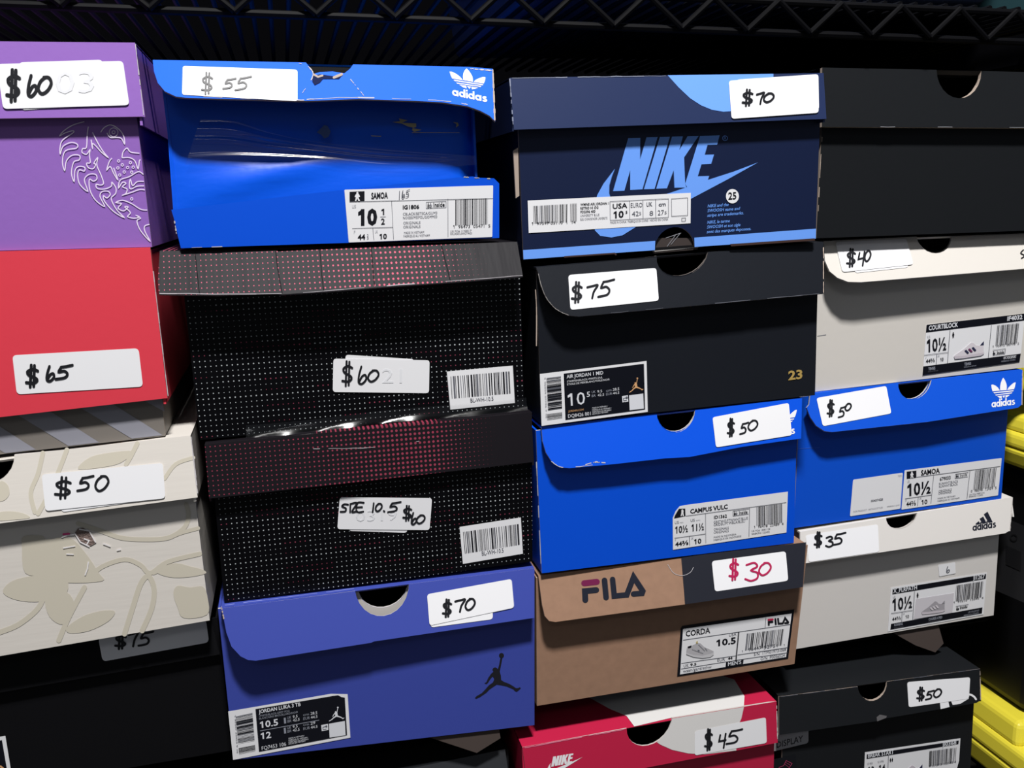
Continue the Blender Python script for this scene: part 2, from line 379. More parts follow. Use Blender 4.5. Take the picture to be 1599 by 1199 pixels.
# ------------------------------------------------------------------ the place: floor, back wall, shelving
def struct(pb, name, root_loc=(0, 0, 0)):
    r = type('R', (), {'location': Vector(root_loc)})()
    o = pb.build(name, r) if False else None
    me = bpy.data.meshes.new(name); me.from_pydata([v for v in pb.v], [], pb.f)
    for mt in pb.m: me.materials.append(mt)
    me.polygons.foreach_set('material_index', pb.mi); me.update()
    o = bpy.data.objects.new(name, me); COL.objects.link(o); o['kind'] = 'structure'; return o
FLOOR = mat('floor_grey', (70, 68, 66), 0.6, 0.3, bump=.05, var=.1, bscale=8)
WALLB = mat('wall_black', (5, 5, 7), 0.9, 0.02, bump=.05)
pb = PB(); pb.box(-2.2, 3.0, -2.5, 1.0, -.05, 0, FLOOR); struct(pb, 'floor')
pb = PB(); pb.box(-2.2, 3.0, .60, .66, 0, 2.4, WALLB); struct(pb, 'wall_back')

STEEL = mat('shelf_black', (6, 6, 9), 0.6, 0.1)
sh = thing('shelving_unit', (0.1, .40, 0), 'black metal shelving unit with wire decks carrying all the shoe boxes', 'shelf')
def tube(pb, a, b, r, mt, n=8):
    a, b = Vector(a), Vector(b); d = (b - a).normalized(); u = d.orthogonal().normalized(); v = d.cross(u)
    r1 = [a + (u * math.cos(2 * math.pi * i / n) + v * math.sin(2 * math.pi * i / n)) * r for i in range(n)]
    r2 = [p + (b - a) for p in r1]; pb.hexa(r1, r2, mt)
X0, X1 = -.62, .636
ZS = EZ - .6395 * U                          # middle deck
ZB = EZ - .8815 * U                           # bottom deck
ZT = EZ + .215 * U                           # top deck
for x in (X0 + .02, X1 - .02):
    pb = PB(); pb.box(x - .02, x + .02, .41, .45, 0, ZT + .35, STEEL); pb.build('upright', sh, bevel=.002)
for z in (ZS, ZB):
    pb = PB(); pb.box(X0, X1, .055, .41, z - .0018, z - .0003, STEEL); pb.build('shelf_board', sh)
    for x in (X0 + .02, X1 - .02):
        pb = PB(); pb.hexa([(x - .004, .09, z - .0016), (x + .004, .09, z - .0016), (x + .004, .41, z - .0016), (x - .004, .41, z - .0016)], [(x - .004, .09, z - .02), (x + .004, .09, z - .02), (x + .004, .41, z - .06), (x - .004, .41, z - .06)], STEEL); pb.build('bracket', sh)
yT = .012; zr = EZ + .1815 * U; XT = 1.35
pb = PB()
tube(pb, (X0, yT, zr + .018), (XT, yT, zr - .0233), .0028, STEEL); tube(pb, (X0, yT, ZT + .018), (XT, yT, ZT - .0233), .0028, STEEL)
k = 0; x = X0
while x < XT:
    dz = .005 - .021 * x
    tube(pb, (x, yT - .004, (zr if k % 2 else ZT) + dz), (x + .026, yT - .004, (ZT if k % 2 else zr) + dz), .0022, STEEL); x += .026; k += 1
pb.build('shelf_truss', sh)
pb = PB(); x = X0
while x < XT:
    dz = .005 - .021 * x
    tube(pb, (x, yT, ZT + .003 + dz), (x, .42, ZT + .003 + dz), .002, STEEL, 6); x += .0135
pb.build('wire_deck', sh)
for x in (X0 + .02, X1 - .02, XT - .02):
    pb = PB(); pb.box(x - .01, x + .01, .02, .42, ZT - .03 - .021 * x, ZT - .006 - .021 * x, STEEL); pb.build('bracket', sh)
pb = PB(); pb.box(XT - .04, XT, .53, .57, 0, ZT + .35, STEEL); pb.build('upright', sh, bevel=.002)
# bins on the top deck
TEAL = mat('bin_teal', (58, 96, 104), 0.5, 0.4); NAVYB = mat('bin_slate', (62, 76, 108), 0.5, 0.4)
def topbin(x0, x1, h, mt, lab, y0=.03, z0=.0075):
    t = thing('storage_bin', ((x0 + x1) / 2, y0 + .17, ZT + z0), lab, 'bin')
    z = ZT + z0; pb = PB(); pb.hexa([(x0 + .02, y0 + .015, z), (x1 - .02, y0 + .015, z), (x1 - .02, y0 + .34, z), (x0 + .02, y0 + .34, z)], [(x0, y0, z + h), (x1, y0, z + h), (x1, y0 + .35, z + h), (x0, y0 + .35, z + h)], mt); pb.build('body', t, bevel=.006)
    pb = PB(); pb.box(x0 - .008, x1 + .008, y0 - .008, y0 + .358, z + h, z + h + .02, mt); pb.build('rim', t, bevel=.004)
topbin(.17, .60, .16, NAVYB, 'slate grey storage bin on the top wire shelf above the navy box')
topbin(.63, 1.02, .16, TEAL, 'teal storage bin on the top wire shelf at the right corner', z0=-.002)

# yellow lidded totes on the right
YEL = mat('tote_yellow', (236, 220, 66), 0.42, 0.4); TOTE = mat('tote_black', (18, 18, 21), 0.45, 0.4)
def tote(x0, y0, zbase, h, lab, panel=False, lh=1.0):
    x1, y1 = x0 + .70, y0 + .50; t = thing('storage_tote', ((x0 + x1) / 2, (y0 + y1) / 2, zbase), lab, 'storage tote', 'black totes with yellow lids beside the shelf')
    zt = zbase + h - .068 * lh; i = .012
    pb = PB(); q = lambda d, z: [(x0 + d, y0 + d, z), (x1 - d, y0 + d, z), (x1 - d, y1 - d, z), (x0 + d, y1 - d, z)]
    pb.hexa(q(.028, zbase), q(i, zt), TOTE); pb.build('body', t, bevel=.01)
    pb = PB(); pb.hexa(q(.004, zt), q(0, zt + .026 * lh), YEL); pb.hexa(q(0, zt + .026 * lh), q(.004, zt + .046 * lh), YEL); pb.build('lid', t, bevel=.005)
    pb = PB(); a = lambda d, z: [(x0 + .006 + d, y0 + .032 + d, z), (x1 - .006 - d, y0 + .032 + d, z), (x1 - .006 - d, y1 - .032 - d, z), (x0 + .006 + d, y1 - .032 - d, z)]
    pb.hexa(a(0, zt + .044 * lh), a(.006, zt + .068 * lh), YEL); pb.build('lid_ridge', t, t.children[1] if False else [c for c in t.children if c.name.startswith('lid')][0], bevel=.006)
    if panel:
        f = SideFace((x0 + .019, 0, EZ), (-1, 0, .06)); g = mat('tote_panel', (34, 34, 37), .6, .3); b = mat('tote_print', (22, 22, 25), .6, .3)
        pb = PB(); pb.art(f, [(1551, 800), (1602, 822), (1602, 942), (1551, 920)], g, 3); pb.art(f, [(1573, 852), (1596, 862), (1596, 892), (1573, 882)], b, 5)
        pb.ring(f, 1585, 840, 5, 2, b, 5); pb.build('side_label', t, None, 'grey printed label on the tote side')
XL = 1.0 * U; YT0 = .993 * U - U
tote(XL, YT0, 0.0, EZ - .80 * U, 'lower black storage tote with yellow lid beside the bottom boxes')
tote(XL, YT0 + .018, EZ - .80 * U + .0005, (.80 - .332) * U, 'upper black storage tote with yellow lid, stacked on the lower one', True, .72)

# ------------------------------------------------------------------ colours of the boxes
PURP = mat('purple_card', (148, 104, 190), 0.5, 0.35, bump=.04, bscale=200); LILAC = mat('lilac_print', (240, 226, 250), .5, .3)
RED = mat('red_card', (222, 62, 78), 0.5, 0.35, bump=.03, bscale=150)
STRG = mat('stripe_grey', (150, 150, 160), .4, .4); STRD = mat('stripe_taupe', (128, 122, 116), .5, .3)
BEIGE = mat('beige_card', (228, 222, 214), 0.35, 0.45, bump=.05, bscale=20, stretch=(1, 1, 12)); FLOR = mat('floral_print', (212, 205, 188), .45, .35)
BLK1 = mat('black_card', (25, 28, 35), 0.5, 0.22, bump=.03, bscale=200); BLK2 = mat('black_card_warm', (26, 28, 31), 0.5, 0.2, bump=.03, bscale=200)
BLU1 = mat('blue_glossy_card', (4, 98, 232), 0.55, 0.12, bump=.06, bscale=26, stretch=(1, 1, 3)); BLU2 = mat('blue_card', (0, 84, 226), 0.42, 0.4, bump=.04, bscale=40)
BLU3 = mat('blue_card_matt', (6, 84, 214), 0.48, 0.35, bump=.03, bscale=60); BLU1B = mat('blue_crushed_card', (2, 86, 226), 0.36, 0.3, bump=.35, bscale=16, stretch=(1, 1, 3))
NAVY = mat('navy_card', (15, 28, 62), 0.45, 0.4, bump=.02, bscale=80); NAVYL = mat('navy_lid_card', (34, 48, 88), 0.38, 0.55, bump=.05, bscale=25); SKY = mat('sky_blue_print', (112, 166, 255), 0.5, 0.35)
COURT = mat('light_grey_card', (220, 215, 208), 0.55, 0.3, bump=.04, bscale=120); PLR = mat('pale_grey_card', (222, 218, 214), 0.55, 0.3, bump=.03, bscale=120)
PERI = mat('periwinkle_card', (62, 77, 168), 0.5, 0.35, bump=.03, bscale=90); KRAFT = mat('kraft_card', (158, 124, 102), 0.75, 0.2, var=.06, bscale=140, bump=.05)
FBLK = mat('kraft_black_print', (34, 36, 46), 0.55, 0.3); FNAVY = mat('logo_navy', (28, 32, 46), .55, .3); FRED = mat('logo_maroon', (112, 26, 72), .55, .3); FRED2 = mat('logo_red', (196, 40, 80), .55, .3)
CRIM = mat('crimson_card', (196, 34, 72), 0.42, 0.4, bump=.03, bscale=60); CRW = mat('crimson_white_print', (226, 224, 222), 0.42, 0.4)
GOLD = mat('gold_print', (190, 160, 90), .35, .6); ORNG = mat('copper_print', (222, 170, 120), .4, .5); JBLK = mat('logo_black', (30, 30, 38), .5, .3)
DOTB = dotmat('dotted_black_card', (7, 7, 10), (190, 196, 198), (150, 70, 90), .00355, .0038, .00039, spec=.2)
DOTL = dotmat('dotted_lid_card', (20, 18, 24), (205, 84, 112), (205, 84, 112), .0033, .0035, .00068, lid=True, rough=.55, spec=.18, bump=.2)
DOTL2 = dotmat('dotted_lid_card_matt', (20, 16, 22), (150, 56, 78), (140, 48, 68), .0033, .0034, .00086, lid=True, rough=.5, spec=.3, bump=.08)

# ================================================================== COLUMN 1
def wear(pb, face, pts, wd, mt=PAPERW, lv=1, seed=0, p=.55):
    r = random.Random(seed); q = spline(pts) if len(pts) > 2 else [(pts[0][0] + (pts[1][0] - pts[0][0]) * i / 14, pts[0][1] + (pts[1][1] - pts[0][1]) * i / 14) for i in range(15)]
    for a, b in zip(q, q[1:]):
        if r.random() < p: pb.stroke(face, [a, ((a[0] + b[0]) / 2, (a[1] + b[1]) / 2 + r.uniform(-.5, .5)), b], wd * r.uniform(.4, 1.1), mt, lv)
# --- purple box
bf = Face(0.0); lf = flap_face(-.003, -.007, (100, 66), (100, 183))
b = ShoeBox('purple shoe box with a white lion line drawing, top of the left column', bf, [(-330, 190), (215, 192), (238, 386), (-330, 400)], lf, (-335, 62), (211, 67),
            [(-335, 62), (211, 67), (227, 183), (222, 182.5), (-335, 190)], PURP, PURP, skirt=(.05, .05))
wear(b.L, lf, [(212, 70), (225, 180)], 1.6, seed=1, p=.8)
body, lid = b.done(); R0 = b.root
pb = PB(); c = Crop(80, 180, 5.711)
LION = [[(335, 105), (325, 180), (318, 290), (285, 300), (280, 335), (320, 350), (350, 310), (345, 360), (352, 425), (320, 430), (335, 470), (380, 478), (400, 440), (385, 430), (418, 382), (412, 450), (450, 540), (470, 610), (440, 625), (405, 618), (415, 655), (480, 660), (540, 635), (545, 600), (580, 650), (578, 700), (540, 740), (560, 800), (600, 860), (655, 915), (560, 860), (480, 770), (470, 720), (500, 740), (530, 710), (510, 680), (455, 685), (440, 730), (480, 815), (400, 760), (350, 670), (345, 575), (380, 590), (412, 570), (400, 530), (340, 530), (300, 580), (330, 680), (260, 620), (240, 540), (255, 490), (300, 500), (300, 465), (245, 460), (215, 500), (208, 592), (185, 520), (205, 420), (255, 400), (255, 360), (190, 360), (140, 410), (125, 495), (105, 420), (130, 320), (230, 295), (235, 260), (180, 245), (110, 280), (85, 348), (85, 280), (110, 220), (200, 160), (195, 142), (130, 160), (82, 184), (120, 140), (200, 90), (300, 60)],
        [(372, 155), (420, 250), (470, 330), (512, 380), (450, 330), (405, 280), (372, 255), (372, 300), (360, 220)],
        [(445, 155), (480, 110), (540, 90), (610, 130), (650, 190), (658, 258), (630, 210), (590, 200), (530, 200), (500, 160)],
        [(545, 385), (520, 420), (500, 490), (530, 460), (560, 520), (598, 578), (560, 470)],
        [(635, 380), (645, 330), (680, 295), (710, 330), (790, 342)], [(635, 382), (700, 380), (750, 410), (778, 480), (790, 410), (800, 400)],
        [(825, 530), (780, 505), (700, 550), (620, 580), (605, 650), (640, 600), (670, 610), (640, 640), (680, 660), (670, 700), (640, 715), (720, 690), (790, 665), (838, 668)],
        [(830, 592), (770, 595), (730, 630), (710, 575), (700, 620), (712, 660), (770, 635), (832, 632)],
        [(860, 848), (800, 840), (720, 790), (640, 760), (580, 780), (630, 790), (600, 830), (650, 855), (690, 820), (660, 820), (710, 870), (685, 905), (740, 920), (790, 910), (760, 895), (800, 920), (768, 945), (800, 1030), (885, 1125), (840, 1040), (838, 990), (880, 975)]]
for l in LION: pb.stroke(bf, spline(c(l), k=4), 1.6, LILAC, 2, caps=False)
for x, y in ((605, 410), (638, 445), (598, 472), (655, 508), (615, 535), (685, 468), (710, 425), (735, 465), (722, 510), (722, 748)): pb.ring(bf, *c(x, y), 1.9, 1.1, LILAC, 2, 12)
pb.ring(bf, *c(560, 155), 6.8, 1.2, LILAC, 2); pb.ring(bf, *c(560, 155), 2.4, 1.2, LILAC, 2, 12)
pb.build('lion_drawing', R0, body, 'white line drawing of a lion face')
sticker(lf, R0, lid, [(-4, 101), (193, 96), (203, 165), (6, 171)], [('$', 11, 110, 34, 159), ('6', 44, 119, 61, 151), ('0', 60, 120, 82, 148)], 4.2, 'white price sticker reading $60', 7,
        [(30, 98), (161, 94), (166, 163), (34, 173)], ('03', 88, 148, 148, 145, 34))
# --- red box
bf = Face(0.001); lf = flap_face(-.003, -.007, (100, 390), (100, 636))
b = ShoeBox('bright red shoe box with grey striped base and a $65 sticker', bf, [(-330, 660), (254, 632), (258.5, 681), (-330, 747)], lf, (-335, 402), (235, 387),
            [(-335, 402), (235, 387), (262, 622), (-335, 690)], STRD, RED, skirt=(.104, .104))
for x in (-790, -395, 0, 395, 790):
    cc = Crop(0, 600, 4); q = [(100 + x, 185 - x * .11), (300 + x, 160 - x * .11), (622 + x, 364 - x * .115), (430 + x, 386 - x * .115)]
    if x == 790: q = [(890, 96), (1012, 86), (1030, 172)]
    if x == -790: continue
    b.B.art(bf, cc(q), STRG, 1)
wear(b.L, lf, [(236, 392), (263, 618)], 1.4, seed=2, p=.9)
body, lid = b.done()
sticker(lf, b.root, lid, [(20, 555), (217, 544), (224, 604), (27, 616)], [('$', 41, 570, 62, 604), ('6', 73, 572, 88, 595), ('5', 88, 570, 114, 592)], 3.6, 'white price sticker reading $65', 7)
# --- beige floral box
bf = Face(0); lf = flap_face(-.004, -.010, (150, 700), (150, 800))
nn = notch((-52, 722), (-14, 756), (23, 711.5))
b = ShoeBox('pearly beige shoe box with leaf pattern and a torn patch', bf, [(-330, 870), (306, 785), (328, 969), (-330, 1081)], lf, (-335, 763), (298, 680.5),
            [(-335, 763), (-52, 722)] + nn[1:-1] + [(23, 711.5), (298, 680.5), (309, 777), (-335, 862)], BEIGE, BEIGE, notch_px=[(p[0], p[1] - 1) for p in nn], skirt=(.045, .045), me=CARDW)
cc = Crop(0, 600, 4)
def leaf(pb, face, pts, lv=1): pb.art(face, cc(spline(pts, True, 4)), FLOR, lv)
for l, wd in (([(270, 430), (240, 560), (195, 680), (220, 800)], 7), ([(420, 410), (370, 540), (300, 700), (240, 810)], 7), ([(860, 370), (820, 450), (790, 500)], 7), ([(1210, 460), (1100, 500), (1030, 590)], 6)):
    b.L.stroke(lf, spline(cc(l)), wd, FLOR, 1)
leaf(b.L, lf, [(490, 530), (560, 460), (680, 430), (830, 420), (760, 490), (640, 520)]); leaf(b.L, lf, [(0, 610), (50, 630), (60, 690), (20, 730), (-40, 720)])
leaf(b.L, lf, [(0, 800), (120, 800), (190, 835), (60, 850), (-20, 850)])
for l, wd in (([(490, 870), (640, 920), (760, 960), (900, 970), (1050, 960), (1150, 900), (1180, 820), (1165, 750)], 7), ([(1240, 900), (1130, 930), (1060, 960)], 6), ([(560, 1210), (640, 1140), (780, 1095), (880, 1130), (940, 1180), (1050, 1110), (1250, 1060)], 7),
              ([(1260, 1180), (1100, 1130), (960, 1180)], 6), ([(0, 1550), (120, 1500), (240, 1400), (290, 1290)], 8), ([(530, 1270), (470, 1380), (420, 1480), (370, 1600)], 8), ([(780, 1560), (830, 1400), (880, 1250), (930, 1200), (965, 1280), (950, 1400), (890, 1540)], 8)):
    b.B.stroke(bf, spline(cc(l)), wd, FLOR, 1)
leaf(b.B, bf, [(140, 1020), (150, 950), (260, 945), (300, 970), (440, 960), (540, 1060), (620, 1180), (640, 1230), (420, 1240), (300, 1200), (160, 1180)]); leaf(b.B, bf, [(20, 1290), (100, 1220), (300, 1190), (420, 1220), (400, 1330), (220, 1360), (80, 1340)])
leaf(b.B, bf, [(980, 1170), (1100, 1130), (1240, 1150), (1290, 1180), (1180, 1205), (1060, 1205)]); leaf(b.B, bf, [(420, 1520), (520, 1450), (640, 1415), (720, 1420), (680, 1480), (560, 1540), (440, 1555)])
leaf(b.B, bf, [(1085, 1310), (1110, 1260), (1190, 1270), (1270, 1265), (1300, 1340), (1295, 1440), (1150, 1460), (1110, 1390)]); leaf(b.B, bf, [(290, 1330), (420, 1300), (470, 1400), (400, 1500), (310, 1450)]); leaf(b.B, bf, [(1240, 1370), (1260, 1380), (1260, 1400), (1240, 1400)])
wear(b.L, lf, [(299, 683), (309, 770)], 2, seed=3, p=.9)
TORN = mat('torn_card', (140, 122, 116), .95, .1, bump=.8, bscale=900)
b.B.art(bf, cc([(465, 935), (490, 900), (520, 895), (560, 920), (585, 960), (605, 990), (570, 1010), (530, 1000), (500, 985)]), TORN, 2)
for q in ([(500, 905), (560, 915), (600, 985)], [(470, 930), (505, 985), (560, 1012)], [(390, 955), (430, 940), (465, 938)], [(400, 1022), (470, 1010)], [(650, 995), (690, 1010)], [(735, 1035), (755, 1030)], [(420, 1060), (460, 1062)], [(530, 965), (560, 975), (545, 1000)], [(555, 1110), (550, 1150), (535, 1190)]):
    b.B.stroke(bf, cc(q), 2, mat('torn_white', (240, 236, 236), .8, .1), 3)
b.B.stroke(bf, cc([(400, 935), (435, 932)]), 3, mat('torn_pink', (236, 90, 150), .8, .1), 4)
body, lid = b.done()
sticker(lf, b.root, lid, [(66, 741), (255, 723), (259, 778), (72, 798)], [('$', 86, 745, 114, 778), ('5', 122, 743, 147, 766), ('0', 149, 742, 171, 767)], 3.2, 'white price sticker reading $50', 6,
        [(90, 742), (218, 728), (226, 782), (97, 800)])
# --- black box, bottom of the left column
bf = Face(.022); lf = flap_face(.0195, .0165, (250, 990), (250, 1040))
BLK3 = mat('black_card_dull', (13, 13, 16), 0.6, 0.15)
b = ShoeBox('plain black shoe box under the beige leaf box, $75 sticker half shaded', bf, [(-330, 1150), (348, 1040), (362, 1172), (-330, 1290)], lf, (-335, 1075), (328, 962),
            [(-335, 1075), (328, 962), (345, 1026), (345, 1022), (-335, 1140)], BLK3, BLK3, skirt=(.02, .02), zback=ZS, me=BLK3)
body, lid = b.done()
sticker(lf, b.root, lid, [(154, 996), (322, 967), (327, 1003), (161, 1033)], [('$', 180, 988, 199, 1013), ('7', 202, 988, 217, 1009), ('5', 217, 986, 240, 1008)], 3, 'white price sticker reading $75, in shadow', 7, lv=2)
pb = PB(); c = Crop(0, 1000, 4.44); pb.art(bf, c([(-700, 770), (40, 662), (76, 884), (90, 960), (-700, 1080)]), LABEL, 1); pb.art(bf, c([(-700, 800), (17, 690), (50, 884), (60, 960), (-700, 1080)]), LBLK, 2); pb.stroke(bf, c([(-30, 868), (10, 872), (25, 884)]), 3, ORNG, 3)
pb.build('size_label', b.root, body, 'black size label with a white border')

# ================================================================== COLUMN 2
def manicon(pb, face, cr, x0, y0, x1, y1, dy, lv=3):
    q = lambda u, v: cr(x0 + (x1 - x0) * u, y0 + (y1 - y0) * v + dy * u)
    pb.art(face, [q(0, 0), q(1, 0), q(1, 1), q(0, 1)], INK, lv)
    pb.disc(face, *q(.52, .17), 1.0 * abs(x1 - x0) / cr.k / 14, LABEL, lv + 1, 12, 1.3 * abs(x1 - x0) / cr.k / 14)
    pb.art(face, [q(*p) for p in ((.42, .26), (.62, .26), (.7, .55), (.63, .58), (.6, .62), (.7, .98), (.58, .98), (.52, .68), (.44, .98), (.36, .98), (.42, .6), (.36, .56), (.34, .5))], LABEL, lv + 1)
# --- battered blue box
bf = Face(.004, .075, EZ, 0); lf = flap_face(-.001, -.014, (500, 98), (500, 156)); f2 = Face(-.0025, -.03, EZ - .04)
nn = [(478, 98), (486, 108), (490, 116), (500, 113), (520, 112), (538, 115), (547, 108), (552, 101)]
b = ShoeBox('battered bright blue shoe box with taped crushed front and a $55 sticker', bf, [(257, 170), (743, 195), (747, 282), (283, 388)], lf, (239, 94), (770, 108),
            rc([(239, 94), (478, 98)], 0) + nn[1:-1] + [(552, 101), (735, 105), (770, 108), (772, 140), (774, 190), (765, 181), (750, 173), (730, 166), (690, 160), (640, 157.5), (560, 155), (475, 158), (400, 156), (290, 153), (275, 151), (258, 143), (247, 130), (241, 112)],
            BLU1B, BLU1, notch_px=None, me=CARD, front=False)
# crushed front panel: a dented grid, then the flat band with the label
G = PB(); nx, nz = 34, 14; vs = []
for j in range(nz + 1):
    for i in range(nx + 1):
        u, v = i / nx, j / nz
        top = (254 + (742 - 254) * u, 108 + 8 * u); bot = (270.5 + (747 - 270.5) * u, 331 - 53 * u)
        px, py = top[0] + (bot[0] - top[0]) * v, top[1] + (bot[1] - top[1]) * v
        p = bf.P(px, py)
        dent = .006 * math.exp(-((v - .62 - .25 * (u - .5)) / .13) ** 2) * math.sin(math.pi * u) ** .6 - .0035 * math.exp(-((v - .8 - .1 * math.cos(5 * u)) / .07) ** 2) * math.sin(math.pi * u)
        dent += .010 * max(0, (u - .93) / .07) ** 2
        vs.append(p + Vector((0, dent + .002, 0)))
G.add(vs, [[j * (nx + 1) + i, j * (nx + 1) + i + 1, (j + 1) * (nx + 1) + i + 1, (j + 1) * (nx + 1) + i] for j in range(nz) for i in range(nx)], BLU1B)
FR = G.build('front_panel', b.root, None, 'crushed blue front panel', smooth=True)
b.B.slab([f2.P(*q) for q in ((268, 328), (500, 301), (722, 277), (738, 276), (750, 278), (772, 279), (780, 287), (780, 372), (283, 388), (278, 368), (273, 345))], (0, .0016, 0), BLU2, CARD)
wear(b.B, f2, [(725, 277), (772, 280)], 2, seed=4); wear(b.B, f2, [(271, 332), (276, 365)], 2, seed=5); wear(b.B, f2, [(300, 387), (520, 380)], 1.2, seed=51, p=.35)
wear(b.L, lf, [(275, 150), (400, 155), (475, 157)], 1.6, seed=6); wear(b.L, lf, [(480, 156), (560, 153), (690, 158), (730, 164)], 1.6, seed=7); wear(b.L, lf, [(735, 108), (768, 111)], 2.2, seed=8, p=.8)
wear(b.L, lf, [(770, 110), (773, 188)], 3, CARD, 1, 9, 1); wear(b.L, lf, [(465, 99), (482, 105), (489, 120), (470, 150)], 1.6, seed=10); wear(b.L, lf, [(548, 125), (570, 152)], 1.2, seed=11)
b.L.art(lf, [(489, 120), (500, 117), (522, 120), (535, 118), (530, 124), (505, 124), (500, 130), (492, 134), (488, 128)], mat('blue_hole_shade', (10, 24, 70), .8, .2), 1)  # shade inside the torn hole, painted dark blue on the flap
b.L.stroke(lf, [(490, 117), (497, 121), (504, 119)], 3, CARD, 2); b.L.stroke(lf, [(522, 122), (534, 117)], 4, CARD, 2)
PEELS = []; cc = Crop(240, 160, 2.961); PEEL = mat('peeled_print', (170, 162, 134), .8, .2)
def shapes_b(pts, m_=PEEL):
    w_ = [bf.P(*p) + Vector((0, -.0002, 0)) for p in cc(pts)]; PL = PB(); PL.add(w_, tessellate_polygon([w_]), m_); PEELS.append(PL.build('peeled_patch', b.root, None, 'pale scuff where the print peeled off'))
shapes_b([(1105, 92), (1140, 88), (1135, 75), (1175, 84), (1150, 95), (1215, 98), (1215, 115), (1200, 120), (1240, 128), (1205, 138), (1195, 128), (1200, 118), (1175, 112), (1150, 100)])
shapes_b([(1195, 139), (1415, 140), (1415, 142), (1195, 142)]); shapes_b([(1385, 92), (1408, 95), (1412, 108), (1398, 118), (1402, 102)]); shapes_b([(1005, 154), (1055, 156), (1050, 160), (1010, 158)])
shapes_b([(755, 140), (790, 105), (805, 110), (820, 135), (810, 160), (790, 168), (775, 150)], mat('peeled_blue', (70, 92, 150), .7, .3))
bk = Vector((0, .0019, 0)); b.L.slab([lf.P(*q) + bk for q in ((466, 99), (562, 103), (562, 152), (466, 152))], (0, .001, 0), BLKIN, BLKIN)  # added black backing: stops light through the notch and darkens the hole
body, lid = b.done(); R0 = b.root
FR.parent = body; [setattr(o, 'parent', body) for o in PEELS]
# clear tape, wrinkled
tm = bpy.data.materials.new('clear_tape'); tm.use_nodes = True; nt = tm.node_tree; nt.nodes.remove(nt.nodes['Principled BSDF'])
mx = nt.nodes.new('ShaderNodeMixShader'); tr = nt.nodes.new('ShaderNodeBsdfTransparent'); gl = nt.nodes.new('ShaderNodeBsdfGlossy'); gl.inputs['Roughness'].default_value = .12
mx.inputs[0].default_value = .075; nt.links.new(tr.outputs[0], mx.inputs[1]); nt.links.new(gl.outputs[0], mx.inputs[2]); nt.links.new(mx.outputs[0], nt.nodes['Material Output'].inputs[0])
def lerp_path(P, u):
    k = min(int(u * (len(P) - 1)), len(P) - 2); t = u * (len(P) - 1) - k
    return (P[k][0] + (P[k + 1][0] - P[k][0]) * t, P[k][1] + (P[k + 1][1] - P[k][1]) * t)
TA = spline([(314, 187), (365, 190), (420, 207), (480, 220), (560, 230), (650, 238), (742, 244)]); TQ = spline([(290, 258), (350, 254), (420, 251), (520, 254), (600, 262), (680, 262), (744, 258)])
pb = PB(); nx, nz = 60, 30; vs = []
for j in range(nz + 1):
    for i in range(nx + 1):
        u, v = i / nx, j / nz
        a, q = lerp_path(TA, u), lerp_path(TQ, u); px, py = a[0] + (q[0] - a[0]) * v, a[1] + (q[1] - a[1]) * v
        wv = .0038 * (math.exp(-((v - .22) / .10) ** 2) + .7 * math.exp(-((v - .45 - .1 * u) / .07) ** 2) + .5 * math.exp(-((v - .85) / .06) ** 2) * (1 - u)) * math.sin(math.pi * min(1, .12 + u * .95)) ** .6
        vs.append(bf.P(px, py) + Vector((0, -.0016 - wv, 0)))
pb.add(vs, [[j * (nx + 1) + i, j * (nx + 1) + i + 1, (j + 1) * (nx + 1) + i + 1, (j + 1) * (nx + 1) + i] for j in range(nz) for i in range(nx)], tm)
pb.build('clear_tape', R0, body, 'wrinkled clear packing tape', smooth=True)
sticker(lf, R0, lid, [(286, 104), (465, 110), (465, 159), (285, 149)], [('$', 315, 115, 334, 148), ('5', 349, 124, 369, 140), ('5', 368, 121, 393, 142)], 2.3, 'white price sticker reading $55', 4)
pb = PB(); f = affine([(240, 395), (945, 325), (255, 1048)], [(702.5, 112.5), (758.5, 121.5), (707, 148)])
for q in TREF: pb.art(lf, [f(p) for p in q], WHITE, 1)
wordmark(pb, lf, (707, 149.5), (761.5, 160.5), 8.6, WHITE, 1, (-.05, -1)); pb.build('logo', R0, lid, 'white three leaf logo and word mark')
pb = PB(); c = Crop(530, 285, 6.15); F_ = f2; L1 = 2
pb.art(F_, rc(c([(50, 72), (1478, 30), (1470, 525), (92, 578)]), 1.5), LABEL, L1)
manicon(pb, F_, c, 100, 92, 244, 186, -6, 3)
T = lambda *a, **k: text(pb, F_, c, *a, **k)
T('SAMOA', 308, 160, 468, 153, 58, INK, 3, .03); T('US', 125, 250, 160, 248, 32, INKL, 3)
T('10', 182, 408, 365, 402, 142, INK, 3, .045); T('1', 405, 312, 432, 311, 56, INK, 3, .02); T('2', 402, 405, 438, 403, 56, INK, 3, .02); T('F', 142, 492, 155, 491, 28, INKL, 3)
T('44', 178, 552, 250, 549, 50, INK, 3, .03); T('2', 266, 520, 282, 519, 24, INKG, 3); T('3', 266, 550, 282, 549, 24, INKG, 3); T('UK', 345, 488, 370, 487, 28, INKL, 3); T('10', 388, 544, 458, 541, 48, INK, 3, .03)
T('IG1806', 610, 258, 768, 252, 36, INK, 3, .03); T('Inside', 905, 236, 1012, 232, 40, INK, 3, .02)
for i, t in enumerate(('CBLACK/BETSCA/GUM3', 'NOIESS/MEIPOL/GOMME3')): T(t, 612, 318 + 36 * i, 940, 306 + 36 * i, 26, INKG, 3)
for i in range(2): T('ORIGINALS', 616, 404 + 38 * i, 780, 398 + 38 * i, 26, INKG, 3)
T('MADE IN VIETNAM', 622, 496, 815, 488, 22, INKG, 3); T('FABRIQUE AU VIETNAM', 618, 528, 870, 519, 22, INKG, 3)
